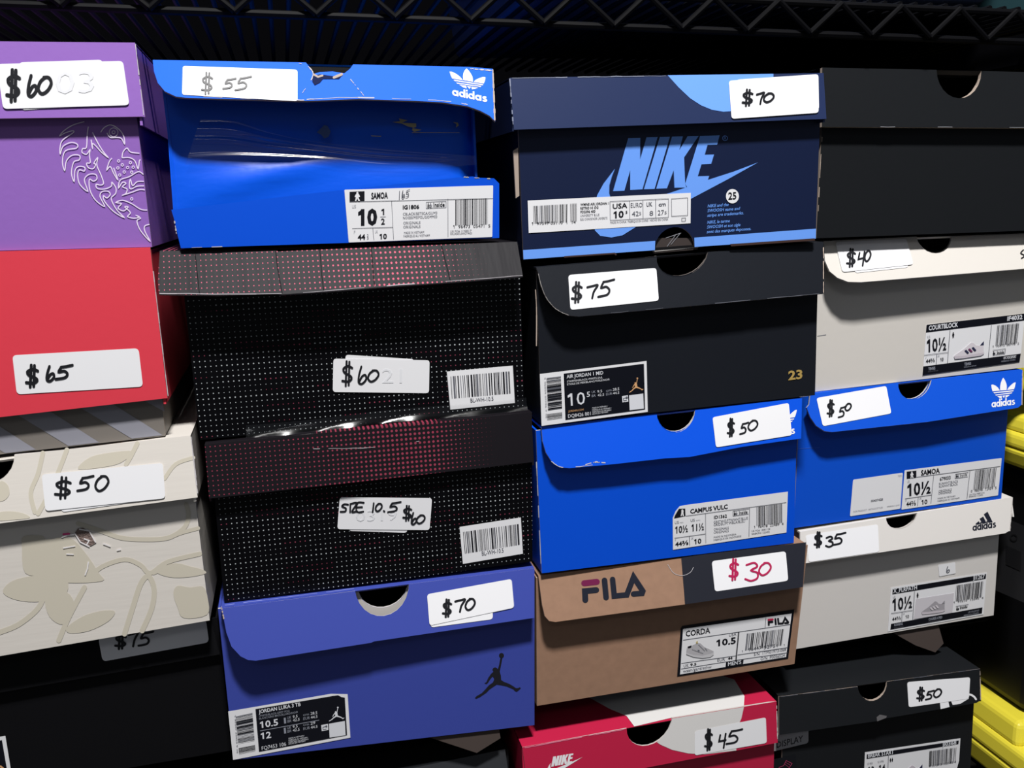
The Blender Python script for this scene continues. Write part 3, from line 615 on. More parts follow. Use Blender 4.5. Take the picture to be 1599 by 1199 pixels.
T('1  96473  05471  5', 1095, 442, 1450, 432, 30, INK, 3); T('UK PO# 1195851P', 1068, 480, 1270, 473, 20, INKG, 3); T('RRUKBGU0492TW03', 1068, 505, 1275, 498, 20, INKG, 3)
lines(pb, F_, c, [((100, 188), (1478, 155)), ((503, 178), (522, 545)), ((125, 443), (515, 432)), ((322, 440), (334, 552)), ((1042, 158), (1045, 522)), ((394, 332), (448, 330)), ((835, 190), (1025, 182)), ((835, 250), (1025, 242)), ((835, 190), (835, 250)), ((1025, 182), (1025, 242))], .7, INKG, 3)
bars(pb, F_, c, (1115, 168), (1425, 152), (1425, 400), (1115, 412), INK, 3, 5)
hand(pb, F_, '1', *c(570, 85), *c(585, 155), 1.1, INKG, 4); hand(pb, F_, '6', *c(600, 80), *c(632, 150), 1.1, INKG, 4); hand(pb, F_, '5', *c(638, 70), *c(676, 142), 1.1, INKG, 4)
hand(pb, F_, '6', *c(848, 198), *c(868, 238), 1, INK, 4); hand(pb, F_, '6', *c(872, 198), *c(892, 238), .8, INKG, 4)
crs = mat('label_crease', (246, 246, 248), .4, .4)
pb.build('size_label', R0, body, 'white size label with barcode and large 10 1/2')

# --- dotted black boxes
def barcode_label(face, root, parent, c, quad, bq, tq, seed, n=40):
    pb = PB(); pb.art(face, c(quad), LABEL, 2); bars(pb, face, c, *bq, INK, 3, seed, n, INKG); text(pb, face, c, 'BL-WH-10.5', *tq, INKG, 3, .005, up=(-.1, -1))
    pb.build('barcode_label', root, parent, 'white barcode label reading BL-WH-10.5')
bf = Face(.006); lf = flap_face(-.001, -.017, (500, 390), (500, 450))
b = ShoeBox('black shoe box with white dots, dented lid and a $60 sticker', bf, [(289, 472), (813, 440), (819, 636), (313, 687.5)], lf, (250, 392), (808, 378),
            [(250, 392), (430, 391), (435, 393), (620, 385), (808, 378), (817, 432), (720, 440), (605, 448), (505, 456), (440, 460), (432, 458), (340, 461), (249, 460), (247, 440)], DOTB, DOTL, me=mat('scuffed_card', (120, 116, 120), .8, .2), skirt=(.0, .0))
for q in ([(431, 393), (434, 420), (441, 458)], [(500, 390), (503, 430), (506, 455)], [(580, 386), (585, 446)], [(305, 393), (312, 460)], [(690, 385), (704, 440)]): b.L.stroke(lf, q, 1.2, BLKIN, 1)
wear(b.L, lf, [(250, 459), (440, 459), (605, 447), (816, 431)], 1.3, mat('scuff', (165, 160, 165), .8, .2), 1, 12, .9)
body, lid = b.done()
sticker(bf, b.root, body, [(521, 560), (671, 562.5), (670, 614), (520, 612)], [('$', 534, 564, 552, 602), ('6', 559, 572, 575, 599), ('0', 574, 577, 592, 596)], 2.6, 'white price sticker reading $60 on dotted card', 5,
        [(540, 554), (647, 561), (646, 600), (539, 596)], ('21', 597, 598, 628, 598, 22))
c = Crop(685, 565, 11.42)
barcode_label(bf, b.root, body, c, [(150, 175), (1325, 70), (1362, 735), (212, 855)], ((215, 262), (1262, 170), (1280, 560), (240, 655)), (572, 728, 982, 692, 72), 3)
pb = PB(); vs = []; nx, nz = 50, 6        # wrinkled clear tape along the bottom edge
for j in range(nz + 1):
    for i in range(nx + 1):
        u, v = i / nx, j / nz; px = 385 + 437 * u; py = 673 - 44 * u + (-9 + 18 * v) + 1.5 * math.sin(9 * u)
        vs.append(bf.P(px, py) + Vector((0, -.001 - .003 * v * v - .0012 * abs(math.sin(14 * u + 3 * v)) * v, 0)))
pb.add(vs, [[j * (nx + 1) + i, j * (nx + 1) + i + 1, (j + 1) * (nx + 1) + i + 1, (j + 1) * (nx + 1) + i] for j in range(nz) for i in range(nx)], tm)
pb.build('clear_tape', b.root, body, 'clear tape along the bottom edge', smooth=True)

bf = Face(.003); lf = flap_face(-.001, -.005, (580, 668), (580, 750))
b = ShoeBox('black shoe box with white dots and sticker reading SIZE 10.5 $60', bf, [(336, 785), (831, 730), (832, 877), (351, 941.5)], lf, (320, 694.5), (831, 644),
            [(320, 694.5), (831, 644), (832, 722), (327, 779)], DOTB, DOTL2, skirt=(.04, .04), me=mat('dark_edge', (40, 36, 40), .7, .2))
wear(b.L, lf, [(490, 701), (560, 700), (620, 696), (655, 689)], 1, PAPERW, 1, 13, .6)
body, lid = b.done()
sticker(bf, b.root, body, [(531, 776), (675, 777.5), (671, 827.5), (527, 826)], [('S', 532, 786, 544, 799), ('I', 545, 786, 550, 799), ('Z', 549, 785, 558, 799), ('E', 556, 784, 569, 799), ('1', 579, 785, 587, 799), ('0', 586, 785, 597, 798), ('.', 597, 795, 603, 800), ('5', 606, 783, 626, 799), ('$', 629, 789, 644, 812), ('6', 642, 800, 652, 818), ('0', 650, 803, 664, 817)], 2.3, 'white price sticker reading SIZE 10.5 $60', 5,
        [(545, 786), (640, 788), (636, 832), (545, 829)], ('0319', 556, 814, 620, 812, 17))
c = Crop(700, 790, 9.994)
barcode_label(bf, b.root, body, c, [(180, 328), (1135, 180), (1168, 745), (232, 905)], ((232, 405), (1098, 280), (1115, 600), (262, 742)), (530, 775, 868, 722, 66), 4)

# --- periwinkle blue box
bf = Face(.002); lf = flap_face(-.004, -.012, (600, 930), (600, 990), .024, .05)
nn = notch((555, 920), (600, 962), (639, 909))
b = ShoeBox('periwinkle blue shoe box with black leaping figure logo and $70 sticker', bf, [(345, 990), (835, 970), (835, 1132.5), (366, 1187)], lf, (345, 950.5), (835, 887.5),
            [(345, 950.5)] + [(555, 923)] + nn[1:-1] + [(639, 912.5), (835, 887.5), (835, 965), (700, 985), (584, 1002), (580, 1004), (400, 1032), (388, 1031), (376, 1025), (362, 1010), (354, 988), (349, 962)],
            PERI, PERI, notch_px=notch((560, 919), (600, 949), (637, 909)), me=CARDW, zback=ZS)
b.B.art(bf, notch((554, 921), (600, 966), (640, 910)) + list(reversed(notch((560, 920), (600, 949), (637, 910)))), CARDW, 1)
wear(b.L, lf, [(352, 945), (553, 919)], 1, mat('periwinkle_worn', (140, 150, 226), .6, .3), 1, 14, .8); wear(b.L, lf, [(346, 946), (350, 966)], 2, CARD, 1, 15, .8)
body, lid = b.done(); R0 = b.root
sticker(lf, R0, lid, [(667, 928), (799, 904), (803, 949), (671, 977)], [('$', 691, 936, 706, 963), ('7', 711, 936, 727, 955), ('0', 726, 934, 742, 953)], 2.8, 'white price sticker reading $70, slanted', 5, [(669, 932), (768, 914), (770, 967), (673, 980)])
pb = PB(); c = Crop(700, 1000, 10.66); jumpman(pb, bf, lambda p: c(*p), JBLK, 1); pb.build('logo', R0, body, 'black leaping figure logo')
def bbmap(cr, x0, y0, x1, y1): return lambda p: cr(x0 + (x1 - x0) * (p[0] - 448) / 764, y0 + (y1 - y0) * (p[1] - 212) / 760)
pb = PB(); c = Crop(355, 1075, 7.995); F_ = bf; T = lambda *a, **k: text(pb, F_, c, *a, **k)
pb.art(F_, c([(15, 285), (1300, 65), (1505, 70), (1540, 612), (76, 890)]), LABEL, 2)
pb.art(F_, c([(355, 255), (1310, 92), (1385, 82), (1430, 105), (1470, 112), (1498, 580), (400, 787)]), LBLK, 3)
T('JORDAN LUKA 3 TB', 398, 308, 920, 212, 44, LWHT, 4, .02, up=(-.06, -1)); T('WHITE/BLACK-GREY FOG', 400, 352, 780, 285, 24, LGRY, 4); T('BLANC/GRIS BROUILLARD/NOIR', 402, 384, 885, 300, 24, LGRY, 4)
T('10.5', 415, 490, 640, 452, 78, LWHT, 4, .02, up=(-.06, -1)); T('12', 425, 628, 552, 608, 76, LWHT, 4, .02, up=(-.06, -1)); T('FQ7453 106', 435, 765, 738, 708, 46, LWHT, 4, 0, up=(-.06, -1))
for y, s1, s2 in ((0, '9.5', '28.5'), (125, '9.5', '29')):
    T('UK', 752, 378 + y, 802, 370 + y, 34, LGRY, 4); T(s1, 820, 366 + y, 880, 356 + y, 34, LWHT, 4); T('BR', 755, 422 + y, 805, 414 + y, 34, LGRY, 4); T('42.5', 822, 410 + y, 905, 396 + y, 34, LWHT, 4)
    T('cm', 950, 338 + y, 1022, 328 + y, 30, LGRY, 4); T(s2, 1042, 325 + y, 1125 if y == 0 else 1100, 313 + y, 34, LWHT, 4); T('EUR', 952, 390 + y, 1035, 376 + y, 34, LGRY, 4); T('44.5', 1045, 374 + y, 1128, 360 + y, 34, LWHT, 4)
    pb.art(F_, c([(708, 362 + y), (732, 358 + y), (738, 430 + y), (714, 434 + y)]), LGRY, 4)
for i, t in enumerate(('MADE IN VIETNAM /', 'FABRIQUE AU VIETNAM /', 'FABRICADO EN VIETNAM /', 'HECHO EN VIETNAM')): T(t, 768, 628 + 23 * i, (965, 1010, 1018, 975)[i], 592 + 22 * i, 17, LWHT, 4)
lines(pb, F_, c, [((412, 525), (1150, 390))], .9, LGRY, 4)
jumpman(pb, F_, bbmap(c, 1270, 222, 1464, 405), LWHT, 4)
pb.art(F_, c([(1273, 435), (1470, 400), (1480, 578), (1280, 608)]), LWHT, 4); pb.art(F_, c([(1175, 452), (1260, 436), (1266, 512), (1182, 526)]), LWHT, 4); lines(pb, F_, c, [((1195, 475), (1230, 468)), ((1195, 475), (1200, 505)), ((1200, 505), (1240, 497))], .8, INKG, 5)
pb.disc(F_, *c(1240, 465), 1.6, INKG, 5, 12)
bars(pb, F_, c, (110, 345), (140, 680), (345, 640), (318, 300), INK, 4, 9, 26, INKG); bars(pb, F_, c, (145, 740), (150, 812), (356, 770), (350, 700), INK, 4, 10, 8)
T('1 97597 22953 9 16', 92, 330, 122, 800, 18, INKG, 4, up=(.98, -.16))
pb.build('size_label', R0, body, 'black and white size label reading 10.5 and 12')
# loose cardboard tab hanging below
TAB = mat('loose_card', (84, 74, 70), .9, .1)
pb = PB(); f = Face(.0042); pb.slab([f.P(*q) for q in ((672, 1152), (700, 1149), (780, 1139), (782, 1153), (745, 1176))], (0, .001, 0), TAB, TAB); pb.build('loose_flap', R0, body, 'torn brown cardboard tab hanging below the box')

# ================================================================== COLUMN 3
# --- navy box
bf = Face(-.009); lf = flap_face(-.012, -.018, (1040, 119), (1040, 200))
nb = notch((1023, 391), (1053, 355), (1085, 386), 14)
b = ShoeBox('navy shoe box with large sky blue wordmark and swoosh, $70 sticker', bf, [(811, 220), (1280, 195), (1274, 373), (818, 405.5)], lf, (796.5, 122), (1286.5, 114.5),
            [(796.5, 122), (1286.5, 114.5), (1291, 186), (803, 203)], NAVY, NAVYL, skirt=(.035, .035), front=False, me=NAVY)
top = [Vector(v) for v in (b.B.v[2], b.B.v[2])]
LT, RT = lf.P(796.5, 122), lf.P(1286.5, 114.5); tl = bf.P(807.5, 150); tr = bf.P(1282.5, 150); tl.z = LT.z - .004; tr.z = RT.z - .004
b.B.slab([bf.P(818, 405.5), bf.P(1023, 391)] + [bf.P(*q) for q in nb[1:-1]] + [bf.P(1085, 386), bf.P(1274, 373), tr, tl], (0, .0016, 0), NAVY, CARD, BLKIN)
b.B.art(bf, [(817.2, 391), (1023.5, 376.5), (1023, 391), (818, 405.5)], SKY, 1)
b.B.art(bf, [(1084.5, 371.5), (1274.5, 357.5), (1274, 373), (1085, 386)], SKY, 1)
b.B.slab([bf.P(*q) for q in ((802, 236), (809.5, 231), (811.5, 306), (806, 310))], (0, .0016, 0), CARD, CARD)
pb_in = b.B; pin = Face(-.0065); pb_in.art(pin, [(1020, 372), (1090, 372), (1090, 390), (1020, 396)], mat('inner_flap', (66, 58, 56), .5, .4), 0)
pb_in.stroke(pin, [(1020, 392.5), (1090, 386)], 2, CARDW, 2); 
for q in ([(1042, 385), (1056, 366)], [(1048, 382), (1062, 365)], [(1040, 372), (1064, 364)]): pb_in.stroke(pin, q, .8, INKL, 2)
b.B.stroke(bf, [(882, 401.5), (960, 396), (962, 398)], 2.4, mat('slot_brown', (70, 52, 48), .8, .1), 2)
b.B.art(bf, [(1140, 381.5), (1272, 372.5), (1273, 376), (1142, 385)], mat('slot_brown', (70, 52, 48)), 2)
b.L.art(lf, [(1043, 118.2), (1060, 137), (1078, 154), (1095, 165), (1112, 172), (1130, 175), (1160, 173), (1190, 160), (1207, 140), (1208, 115.8)], SKY, 1)
wear(b.L, lf, [(796.5, 124), (802, 200)], 1.6, mat('navy_worn', (150, 156, 176), .7, .2), 1, 17, .7); wear(b.L, lf, [(800, 122.5), (1040, 119)], 1.1, mat('navy_worn', (150, 156, 176)), 1, 18, .9)
body, lid = b.done(); R0 = b.root
f = SideFace((body.location.x, 0, 0), (-1, 0, 0)); 
pb = PB(); c = Crop(920, 190, 5.711)
for q in NIKE: pb.art(bf, c(q), SKY, 1)
pb.ring(bf, *c(1213, 150), 3.8, .8, SKY, 1); text(pb, bf, c, 'R', 1204, 160, 1222, 159, 24, SKY, 1)
pb.build('logo', R0, body, 'sky blue italic wordmark over a swoosh')
pb = PB(); pb.disc(bf, *c(1278, 667), 10.1, LABEL, 2, 28, 11.2); text(pb, bf, c, '25', 1240, 696, 1312, 692, 62, INK, 3, .02); pb.build('round_sticker', R0, body, 'small round white sticker reading 25')
pb = PB()
for i, (t, x0, x1, y) in enumerate((('NIKE and the', 1058, 1245, 768), ('SWOOSH name and', 1056, 1348, 810), ('stripe are trademarks.', 1054, 1378, 852), ('NIKE, le terme', 1054, 1255, 914), ('SWOOSH et son sigle', 1052, 1350, 956), ('sont des marques deposees.', 1050, 1444, 998))):
    text(pb, bf, c, t, x0, y, x1, y - (x1 - x0) * .075, 27, SKY, 1, .01, shear=.25)
pb.build('printed_text', R0, body, 'small sky blue trademark text')
pb = PB(); c = Crop(820, 290, 5.922); F_ = bf; T = lambda *a, **k: text(pb, F_, c, *a, **k)
pb.art(F_, c([(25, 140), (1533, 68), (1530, 350), (35, 440)]), LABEL, 2)
bars(pb, F_, c, (75, 190), (390, 172), (388, 338), (80, 352), INK, 3, 21, 34, INKG); bars(pb, F_, c, (418, 168), (480, 165), (480, 330), (420, 334), INK, 3, 22, 7)
T('1  97597 05110  1  14', 62, 366, 468, 352, 26, INK, 3)
for i, (t, x1) in enumerate((('WMNS AIR JORDAN 1', 775), ('RETRO HI OG', 678), ('FD2596 400', 650), ('UNIVERSITY BLUE', 686), ('BLEU CHINOIS/NOIR UNIVERSITE', 760))): T(t, 512, 188 + 34 * i, x1, 188 + 34 * i - (x1 - 512) * .05, 22, INK if i < 3 else INKG, 3, .02 if i < 3 else 0)
T('USA', 810, 216, 945, 206, 45, INK, 3, .02); T('10', 818, 302, 912, 294, 60, INK, 3, .03); T('5', 928, 262, 946, 260, 26, INK, 3, .02)
T('EURO', 976, 205, 1084, 200, 42, INKG, 3); T('42', 988, 285, 1050, 281, 44, INKG, 3); T('5', 1054, 275, 1072, 274, 30, INKG, 3); T('UK', 1122, 195, 1176, 191, 38, INKG, 3, .02); T('8', 1150, 280, 1184, 278, 44, INKG, 3)
T('cm', 1234, 192, 1300, 188, 34, INKG, 3, .03); T('27', 1226, 276, 1284, 272, 46, INKG, 3); T('5', 1288, 266, 1308, 265, 28, INKG, 3); T('MADE IN CHINA / FABRIQUE EN CHINE / HECHO EN CHINA', 788, 354, 1322, 322, 20, INKG, 3)
lines(pb, F_, c, [((785, 148), (1325, 122)), ((788, 322), (1325, 293)), ((785, 148), (788, 322)), ((966, 140), (968, 312)), ((1088, 134), (1090, 306)), ((1206, 128), (1208, 299)), ((1325, 122), (1325, 293)), ((1352, 122), (1502, 114)), ((1354, 284), (1502, 275)), ((1352, 122), (1354, 284)), ((1502, 114), (1502, 275)), ((1448, 300), (1482, 298)), ((1448, 330), (1482, 328)), ((1448, 300), (1448, 330)), ((1482, 298), (1482, 328))], .7, INKG, 3)
pb.build('size_label', R0, body, 'white barcode and size label reading USA 10.5')
sticker(lf, R0, lid, [(1137.5, 127), (1275, 118), (1278, 177), (1142, 186.5)], [('$', 1158, 141, 1176, 166), ('7', 1181, 146, 1193, 163), ('0', 1191, 146, 1208, 161)], 2.6, 'white price sticker reading $70 on the navy lid', 5, [(1150, 125), (1278, 116.5), (1279, 172), (1148, 184)])
# --- black box with 23
bf = Face(-.008, 0, EZ, .04, .23); lf = flap_face(-.011, -.022, (1000, 405), (1000, 485), .04, .23)
nn = notch((1026, 402), (1062, 433), (1106, 394))
b = ShoeBox('black shoe box with gold number 23 and a $75 sticker', bf, [(840, 480), (1277, 465), (1273, 617.5), (846.5, 663.5)], lf, (838, 418), (1286, 378),
            [(838, 418)] + [(1026, 402)] + nn[1:-1] + [(1106, 394), (1286, 378), (1286, 459), (905, 494.5), (888, 493), (870, 484), (855, 468), (846, 448), (842, 430)],
            BLK1, BLK1, notch_px=[(p[0], p[1] - 2) for p in nn], me=mat('grey_edge', (120, 112, 108), .8, .1))
wear(b.L, lf, [(841, 428), (846, 448), (855, 468), (870, 484), (888, 492.5)], .9, mat('pale_edge', (150, 145, 142), .8, .1), 1, 20, 1); wear(b.L, lf, [(1286, 382), (1286, 457)], 1.5, CARD, 1, 22, .9); wear(b.B, bf, [(834, 420), (838, 480), (838, 540)], 2, CARD, 1, 23, .6)
wear(b.L, lf, [(900, 494), (1280, 459)], .8, INKG, 1, 24, .5)
body, lid = b.done(); R0 = b.root
sticker(lf, R0, lid, [(887.5, 430), (1025, 419), (1029, 470), (891, 484.5)], [('$', 892, 441, 910, 473), ('7', 917, 446, 934, 466), ('5', 934, 437, 959, 464)], 2.8, 'white price sticker reading $75 on black flap', 5)
pb = PB(); text(pb, bf, ID, '23', 1231, 593.5, 1253, 591, 13.5, GOLD, 2, .03); pb.build('printed_number', R0, body, 'gold printed number 23')
pb = PB(); c = Crop(840, 560, 8.883); F_ = bf; T = lambda *a, **k: text(pb, F_, c, *a, **k)
pb.art(F_, c([(28, 215), (1508, 35), (1525, 740), (52, 935)]), LABEL, 2); pb.art(F_, c([(358, 210), (1470, 72), (1486, 705), (382, 850)]), LBLK, 3)
T('AIR JORDAN 1 MID', 398, 275, 905, 218, 48, LWHT, 4, .01, up=(-.05, -1)); T('STARFISH/BLACK-WHITE-SAIL', 402, 332, 895, 272, 26, LWHT, 4); T('ETOILE DE MER/BLANC/VOILE/NOIR', 404, 372, 993, 300, 26, LWHT, 4)
T('10', 418, 660, 655, 630, 172, LWHT, 4, 0, up=(-.05, -1)); T('5', 676, 532, 720, 527, 70, LWHT, 4, .01)
T('UK', 745, 482, 798, 475, 34, LGRY, 4); T('9.5', 822, 474, 888, 466, 34, LWHT, 4); T('BR', 745, 535, 800, 528, 34, LGRY, 4); T('42.5', 828, 525, 915, 514, 34, LWHT, 4)
T('cm', 945, 462, 1020, 452, 36, LGRY, 4); T('28.5', 1036, 448, 1126, 436, 36, LWHT, 4); T('EUR', 945, 512, 1030, 500, 34, LGRY, 4); T('44.5', 1040, 498, 1126, 487, 34, LWHT, 4)
T('JORDAN.COM', 420, 745, 632, 718, 26, ORNG, 4); T('DQ8426 801', 418, 822, 730, 783, 48, LWHT, 4, 0, up=(-.05, -1))
for i, t in enumerate(('MADE IN VIETNAM /', 'FABRIQUE AU VIETNAM /', 'FABRICADO EN VIETNAM /', 'HECHO EN VIETNAM')): T(t, 750, 695 + 28 * i, (965, 1018, 1018, 968)[i], 668 + 27 * i, 19, LWHT, 4)
jumpman(pb, F_, bbmap(c, 1262, 262, 1460, 472), ORNG, 4)
pb.art(F_, c([(1262, 510), (1458, 484), (1468, 692), (1270, 716)]), LWHT, 4); pb.art(F_, c([(1164, 520), (1246, 508), (1252, 596), (1170, 607)]), LWHT, 4); lines(pb, F_, c, [((1182, 548), (1218, 542)), ((1182, 548), (1186, 582)), ((1186, 582), (1230, 575))], .8, INKG, 5); pb.disc(F_, *c(1228, 540), 1.8, INKG, 5, 12)
bars(pb, F_, c, (118, 270), (140, 720), (335, 690), (318, 245), INK, 4, 25, 26, INKG); bars(pb, F_, c, (125, 770), (128, 842), (338, 812), (334, 742), INK, 4, 26, 8)
T('1 96604 27796 7 16', 88, 262, 108, 820, 18, INKG, 4, up=(.98, -.14))
pb.build('size_label', R0, body, 'black size label reading 10.5 with copper logo')
# --- blue box, third column
bf = Face(-.004, 0, EZ, .03, .25); lf = flap_face(-.0065, -.015, (1000, 655), (1000, 720), .03, .25)
nn = notch((1026, 646), (1056, 676), (1086, 640))
b = ShoeBox('blue shoe box with wavy creased flap and a size label with peeled corner', bf, [(840, 735), (1244, 700), (1240, 848), (846.5, 895.5)], lf, (846, 667), (1253, 622),
            [(846, 667)] + [(1026, 646)] + nn[1:-1] + [(1086, 640), (1253, 622), (1251.5, 685), (1160, 698), (1077, 714), (1040, 716), (960, 725), (890, 731.5), (875, 730), (862, 721), (853, 707), (848, 690)],
            BLU2, BLU2, notch_px=[(p[0], p[1] - 2) for p in nn], me=CARDW)
wear(b.L, lf, [(852, 712), (870, 727), (890, 730), (945, 724)], 1.2, PAPERW, 1, 27, .5); wear(b.L, lf, [(915, 726), (930, 722), (945, 723)], 2, PAPERW, 1, 28, .8)
wear(b.B, bf, [(838, 722), (841, 790), (845, 880)], 1.6, PAPERW, 1, 29, .6)
body, lid = b.done(); R0 = b.root
sticker(lf, R0, lid, [(1112.5, 652), (1231.5, 629.5), (1236.5, 680), (1118, 699)], [('$', 1135, 654, 1147, 682), ('5', 1155, 660, 1168, 678), ('0', 1167, 656, 1183, 673)], 2.3, 'white price sticker reading $50 partly covering a logo', 4, lv=3)
pb = PB(); f = affine([(240, 395), (945, 325), (255, 1048)], [(1204, 645.5), (1244.5, 640.5), (1203, 683.5)]); trefoil(pb, lf, f, WHITE, 1); pb.build('logo', R0, lid, 'white three leaf logo half hidden by a sticker')
def us_label(c, F_, root, parent, quad, lab, D):
    pb = PB(); pb.art(F_, c(quad), LABEL, 2)
    D(pb, lambda *a, **k: text(pb, F_, c, *a, **k)); return pb.build('size_label', root, parent, lab)
c = Crop(1040, 765, 7.995); F_ = bf
def D(pb, T):
    pb.art(F_, c([(100, 355), (110, 320), (160, 235), (240, 232), (243, 325)]), INK, 3)
    pb.art(F_, c([(190, 250), (205, 240), (218, 258), (215, 285), (222, 325), (208, 325), (202, 298), (192, 325), (180, 325), (190, 285)]), LABEL, 4)
    T('CAMPUS VULC', 302, 294, 770, 232, 52, INK, 3, .03, up=(-.02, -1)); T('US', 110, 425, 158, 420, 34, INKG, 3); T('MEN', 172, 416, 216, 411, 16, INKL, 3); T('US', 308, 398, 358, 392, 34, INKG, 3); T('WMN', 372, 390, 426, 383, 16, INKL, 3)
    T('10½', 115, 542, 272, 522, 84, INK, 3, .02); T('11½', 318, 516, 472, 498, 84, INK, 3, .02); T('44⅔', 115, 705, 278, 682, 52, INK, 3, .025); T('10', 352, 676, 440, 664, 60, INK, 3, .025); T('F', 112, 640, 124, 638, 26, INKL, 3); T('UK', 314, 620, 342, 616, 30, INKL, 3)
    T('ID1362', 598, 362, 760, 342, 38, INK, 3, .025); T('Inside', 912, 306, 1016, 292, 40, INK, 3, .015); T('GRETWO/FTWWHT/BLUE', 595, 418, 1020, 366, 32, INKG, 3); T('GRIDEU/FTWBLA/BLEU', 595, 452, 985, 404, 32, INKG, 3)
    T('ORIGINALS', 596, 508, 782, 486, 30, INKG, 3); T('ORIGINALS', 596, 546, 782, 523, 30, INKG, 3); T('MADE IN INDONESIA', 596, 602, 876, 562, 22, INKG, 3); T('FABRIQUE EN INDONESIE', 596, 636, 938, 586, 22, INKG, 3)
    T('1  96478  22489  4', 1098, 480, 1466, 438, 32, INK, 3); T('UK PO# 13081128', 1068, 525, 1298, 497, 22, INKG, 3); T('RRBK0G1122492', 1070, 560, 1292, 532, 22, INKG, 3)
    bars(pb, F_, c, (1128, 212), (1448, 168), (1450, 408), (1130, 448), INK, 3, 31, 34, INKG)
    lines(pb, F_, c, [((245, 325), (1500, 155)), ((492, 292), (495, 660)), ((105, 600), (490, 548)), ((290, 575), (295, 690)), ((1042, 220), (1035, 580)), ((835, 262), (1035, 235)), ((835, 325), (1030, 298)), ((835, 262), (835, 325))], .7, INKG, 3)
    hand(pb, F_, '6', *c(848, 268), *c(868, 312), 1, INK, 3); hand(pb, F_, '6', *c(872, 268), *c(890, 310), .7, INKG, 3)
us_label(c, F_, R0, body, [(85, 350), (120, 265), (170, 205), (235, 190), (1522, 22), (1504, 532), (88, 748)], 'white size label with peeled corner', D)
# --- kraft box
bf = Face(.001); lf = flap_face(-.002, -.013, (1000, 880), (1000, 950))
b = ShoeBox('brown kraft shoe box with a four letter logo and pink $30', bf, [(838, 950), (1254, 922), (1241, 1037), (839, 1102.5)], lf, (841, 899), (1259, 849),
            [(841, 899), (1259, 849), (1254, 917), (1070, 944), (868, 971.5), (858, 970), (851, 962), (847, 945)], KRAFT, KRAFT, me=CARD, zback=ZS)
b.L.art(lf, [(1064, 870.4), (1259, 847), (1254, 917), (1070, 944)], FBLK, 1)
b.L.stroke(lf, spline([(1043, 882), (1052, 895), (1066, 899), (1078, 894), (1083, 886)]), .7, PAPERW, 2)
body, lid = b.done(); R0 = b.root
sticker(lf, R0, lid, [(1111.5, 876.5), (1227, 861), (1231, 907), (1116.5, 924)], [('$', 1138, 873, 1154, 906), ('3', 1163, 879, 1187, 907), ('0', 1184, 878, 1204, 899)], 2.6, 'white price sticker with pink $30', 5, mt=MARKP)
pb = PB(); c = Crop(895, 885, 13.325); fila(pb, lf, lambda p: c(*p), 1 / 13.325, FNAVY, FRED, 1); pb.build('logo', R0, lid, 'dark four letter logo with maroon bar')
pb = PB(); c = Crop(1050, 945, 7.995); F_ = bf; T = lambda *a, **k: text(pb, F_, c, *a, **k)
pb.art(F_, c([(105, 290), (125, 258), (1522, 52), (1446, 665), (60, 890)]), LBLK, 2)
pb.art(F_, c([(132, 295), (1488, 102), (1418, 645), (95, 862)]), LABEL, 3)
T('CORDA', 165, 388, 470, 342, 68, INK, 4, .02); T('USA', 704, 388, 795, 374, 36, INKG, 4); T('10.5', 548, 508, 790, 472, 76, INK, 4, .03); T('UK', 140, 772, 200, 762, 36, INKG, 4); T('9.5', 222, 758, 298, 746, 32, INK, 4, .02); T('EUR', 560, 702, 655, 687, 36, INKG, 4); T('44', 692, 680, 748, 671, 34, INK, 4, .03)
T('wsan/gard/sthw', 132, 838, 488, 780, 38, INKG, 4); T('1', 866, 585, 876, 583, 24, INK, 4); T('96447', 948, 572, 1110, 546, 42, INKG, 4); T('52751', 1140, 545, 1310, 518, 42, INKG, 4); T('1', 1388, 508, 1398, 506, 26, INK, 4)
T('S/N  1TM01973-068', 1015, 630, 1415, 565, 38, INKG, 4); T('O/N  P0056524', 1098, 685, 1400, 638, 38, INKG, 4)
pb.art(F_, c([(668, 702), (888, 668), (880, 728), (660, 772)]), LBLK, 4); T("MEN'S", 690, 754, 855, 724, 44, LWHT, 5, .02)
lines(pb, F_, c, [((132, 432), (1475, 236)), ((1165, 150), (1155, 275)), ((110, 722), (790, 628)), ((105, 792), (670, 702)), ((810, 618), (1440, 524)), ((800, 682), (1432, 590))], .8, INKG, 4); lines(pb, F_, c, [((826, 330), (790, 690))], 1.8, LBLK, 4)
bars(pb, F_, c, (928, 352), (1388, 292), (1360, 496), (905, 562), INK, 4, 33, 36, INKG)
g = lambda p: c(1183 + (p[0] - 170) * 272 / 1345, 152 + (p[1] - 195) * 100 / 560 + 0); fila(pb, F_, g, .0245, INK, FRED2, 4)
SG = mat('shoe_photo', (186, 184, 188), .5, .3); SG2 = mat('shoe_photo_light', (206, 205, 208), .5, .3)
pb.art(F_, c([(172, 560), (182, 515), (240, 500), (300, 470), (345, 470), (400, 520), (470, 550), (512, 570), (512, 610), (470, 640), (370, 655), (260, 640), (170, 605)]), SG, 4)
pb.art(F_, c([(170, 590), (260, 618), (370, 628), (510, 590), (512, 612), (470, 642), (370, 656), (260, 641), (170, 607)]), SG2, 5); pb.art(F_, c([(188, 510), (235, 495), (232, 520), (195, 532)]), INK, 5); pb.art(F_, c([(290, 452), (310, 438), (318, 470), (295, 475)]), mat('shoe_tag', (196, 180, 130), .6, .2), 5)
pb.art(F_, c([(310, 548), (335, 555), (330, 568), (312, 560)]), INKG, 6); lines(pb, F_, c, [((320, 480), (400, 560)), ((400, 520), (430, 560)), ((240, 540), (380, 590))], .8, INKL, 6)
pb.build('size_label', R0, body, 'black framed size label with a grey shoe picture')

# ================================================================== COLUMN 4
d4 = .058 * U
def F4(y, *a): return Face(d4 + y, *a)
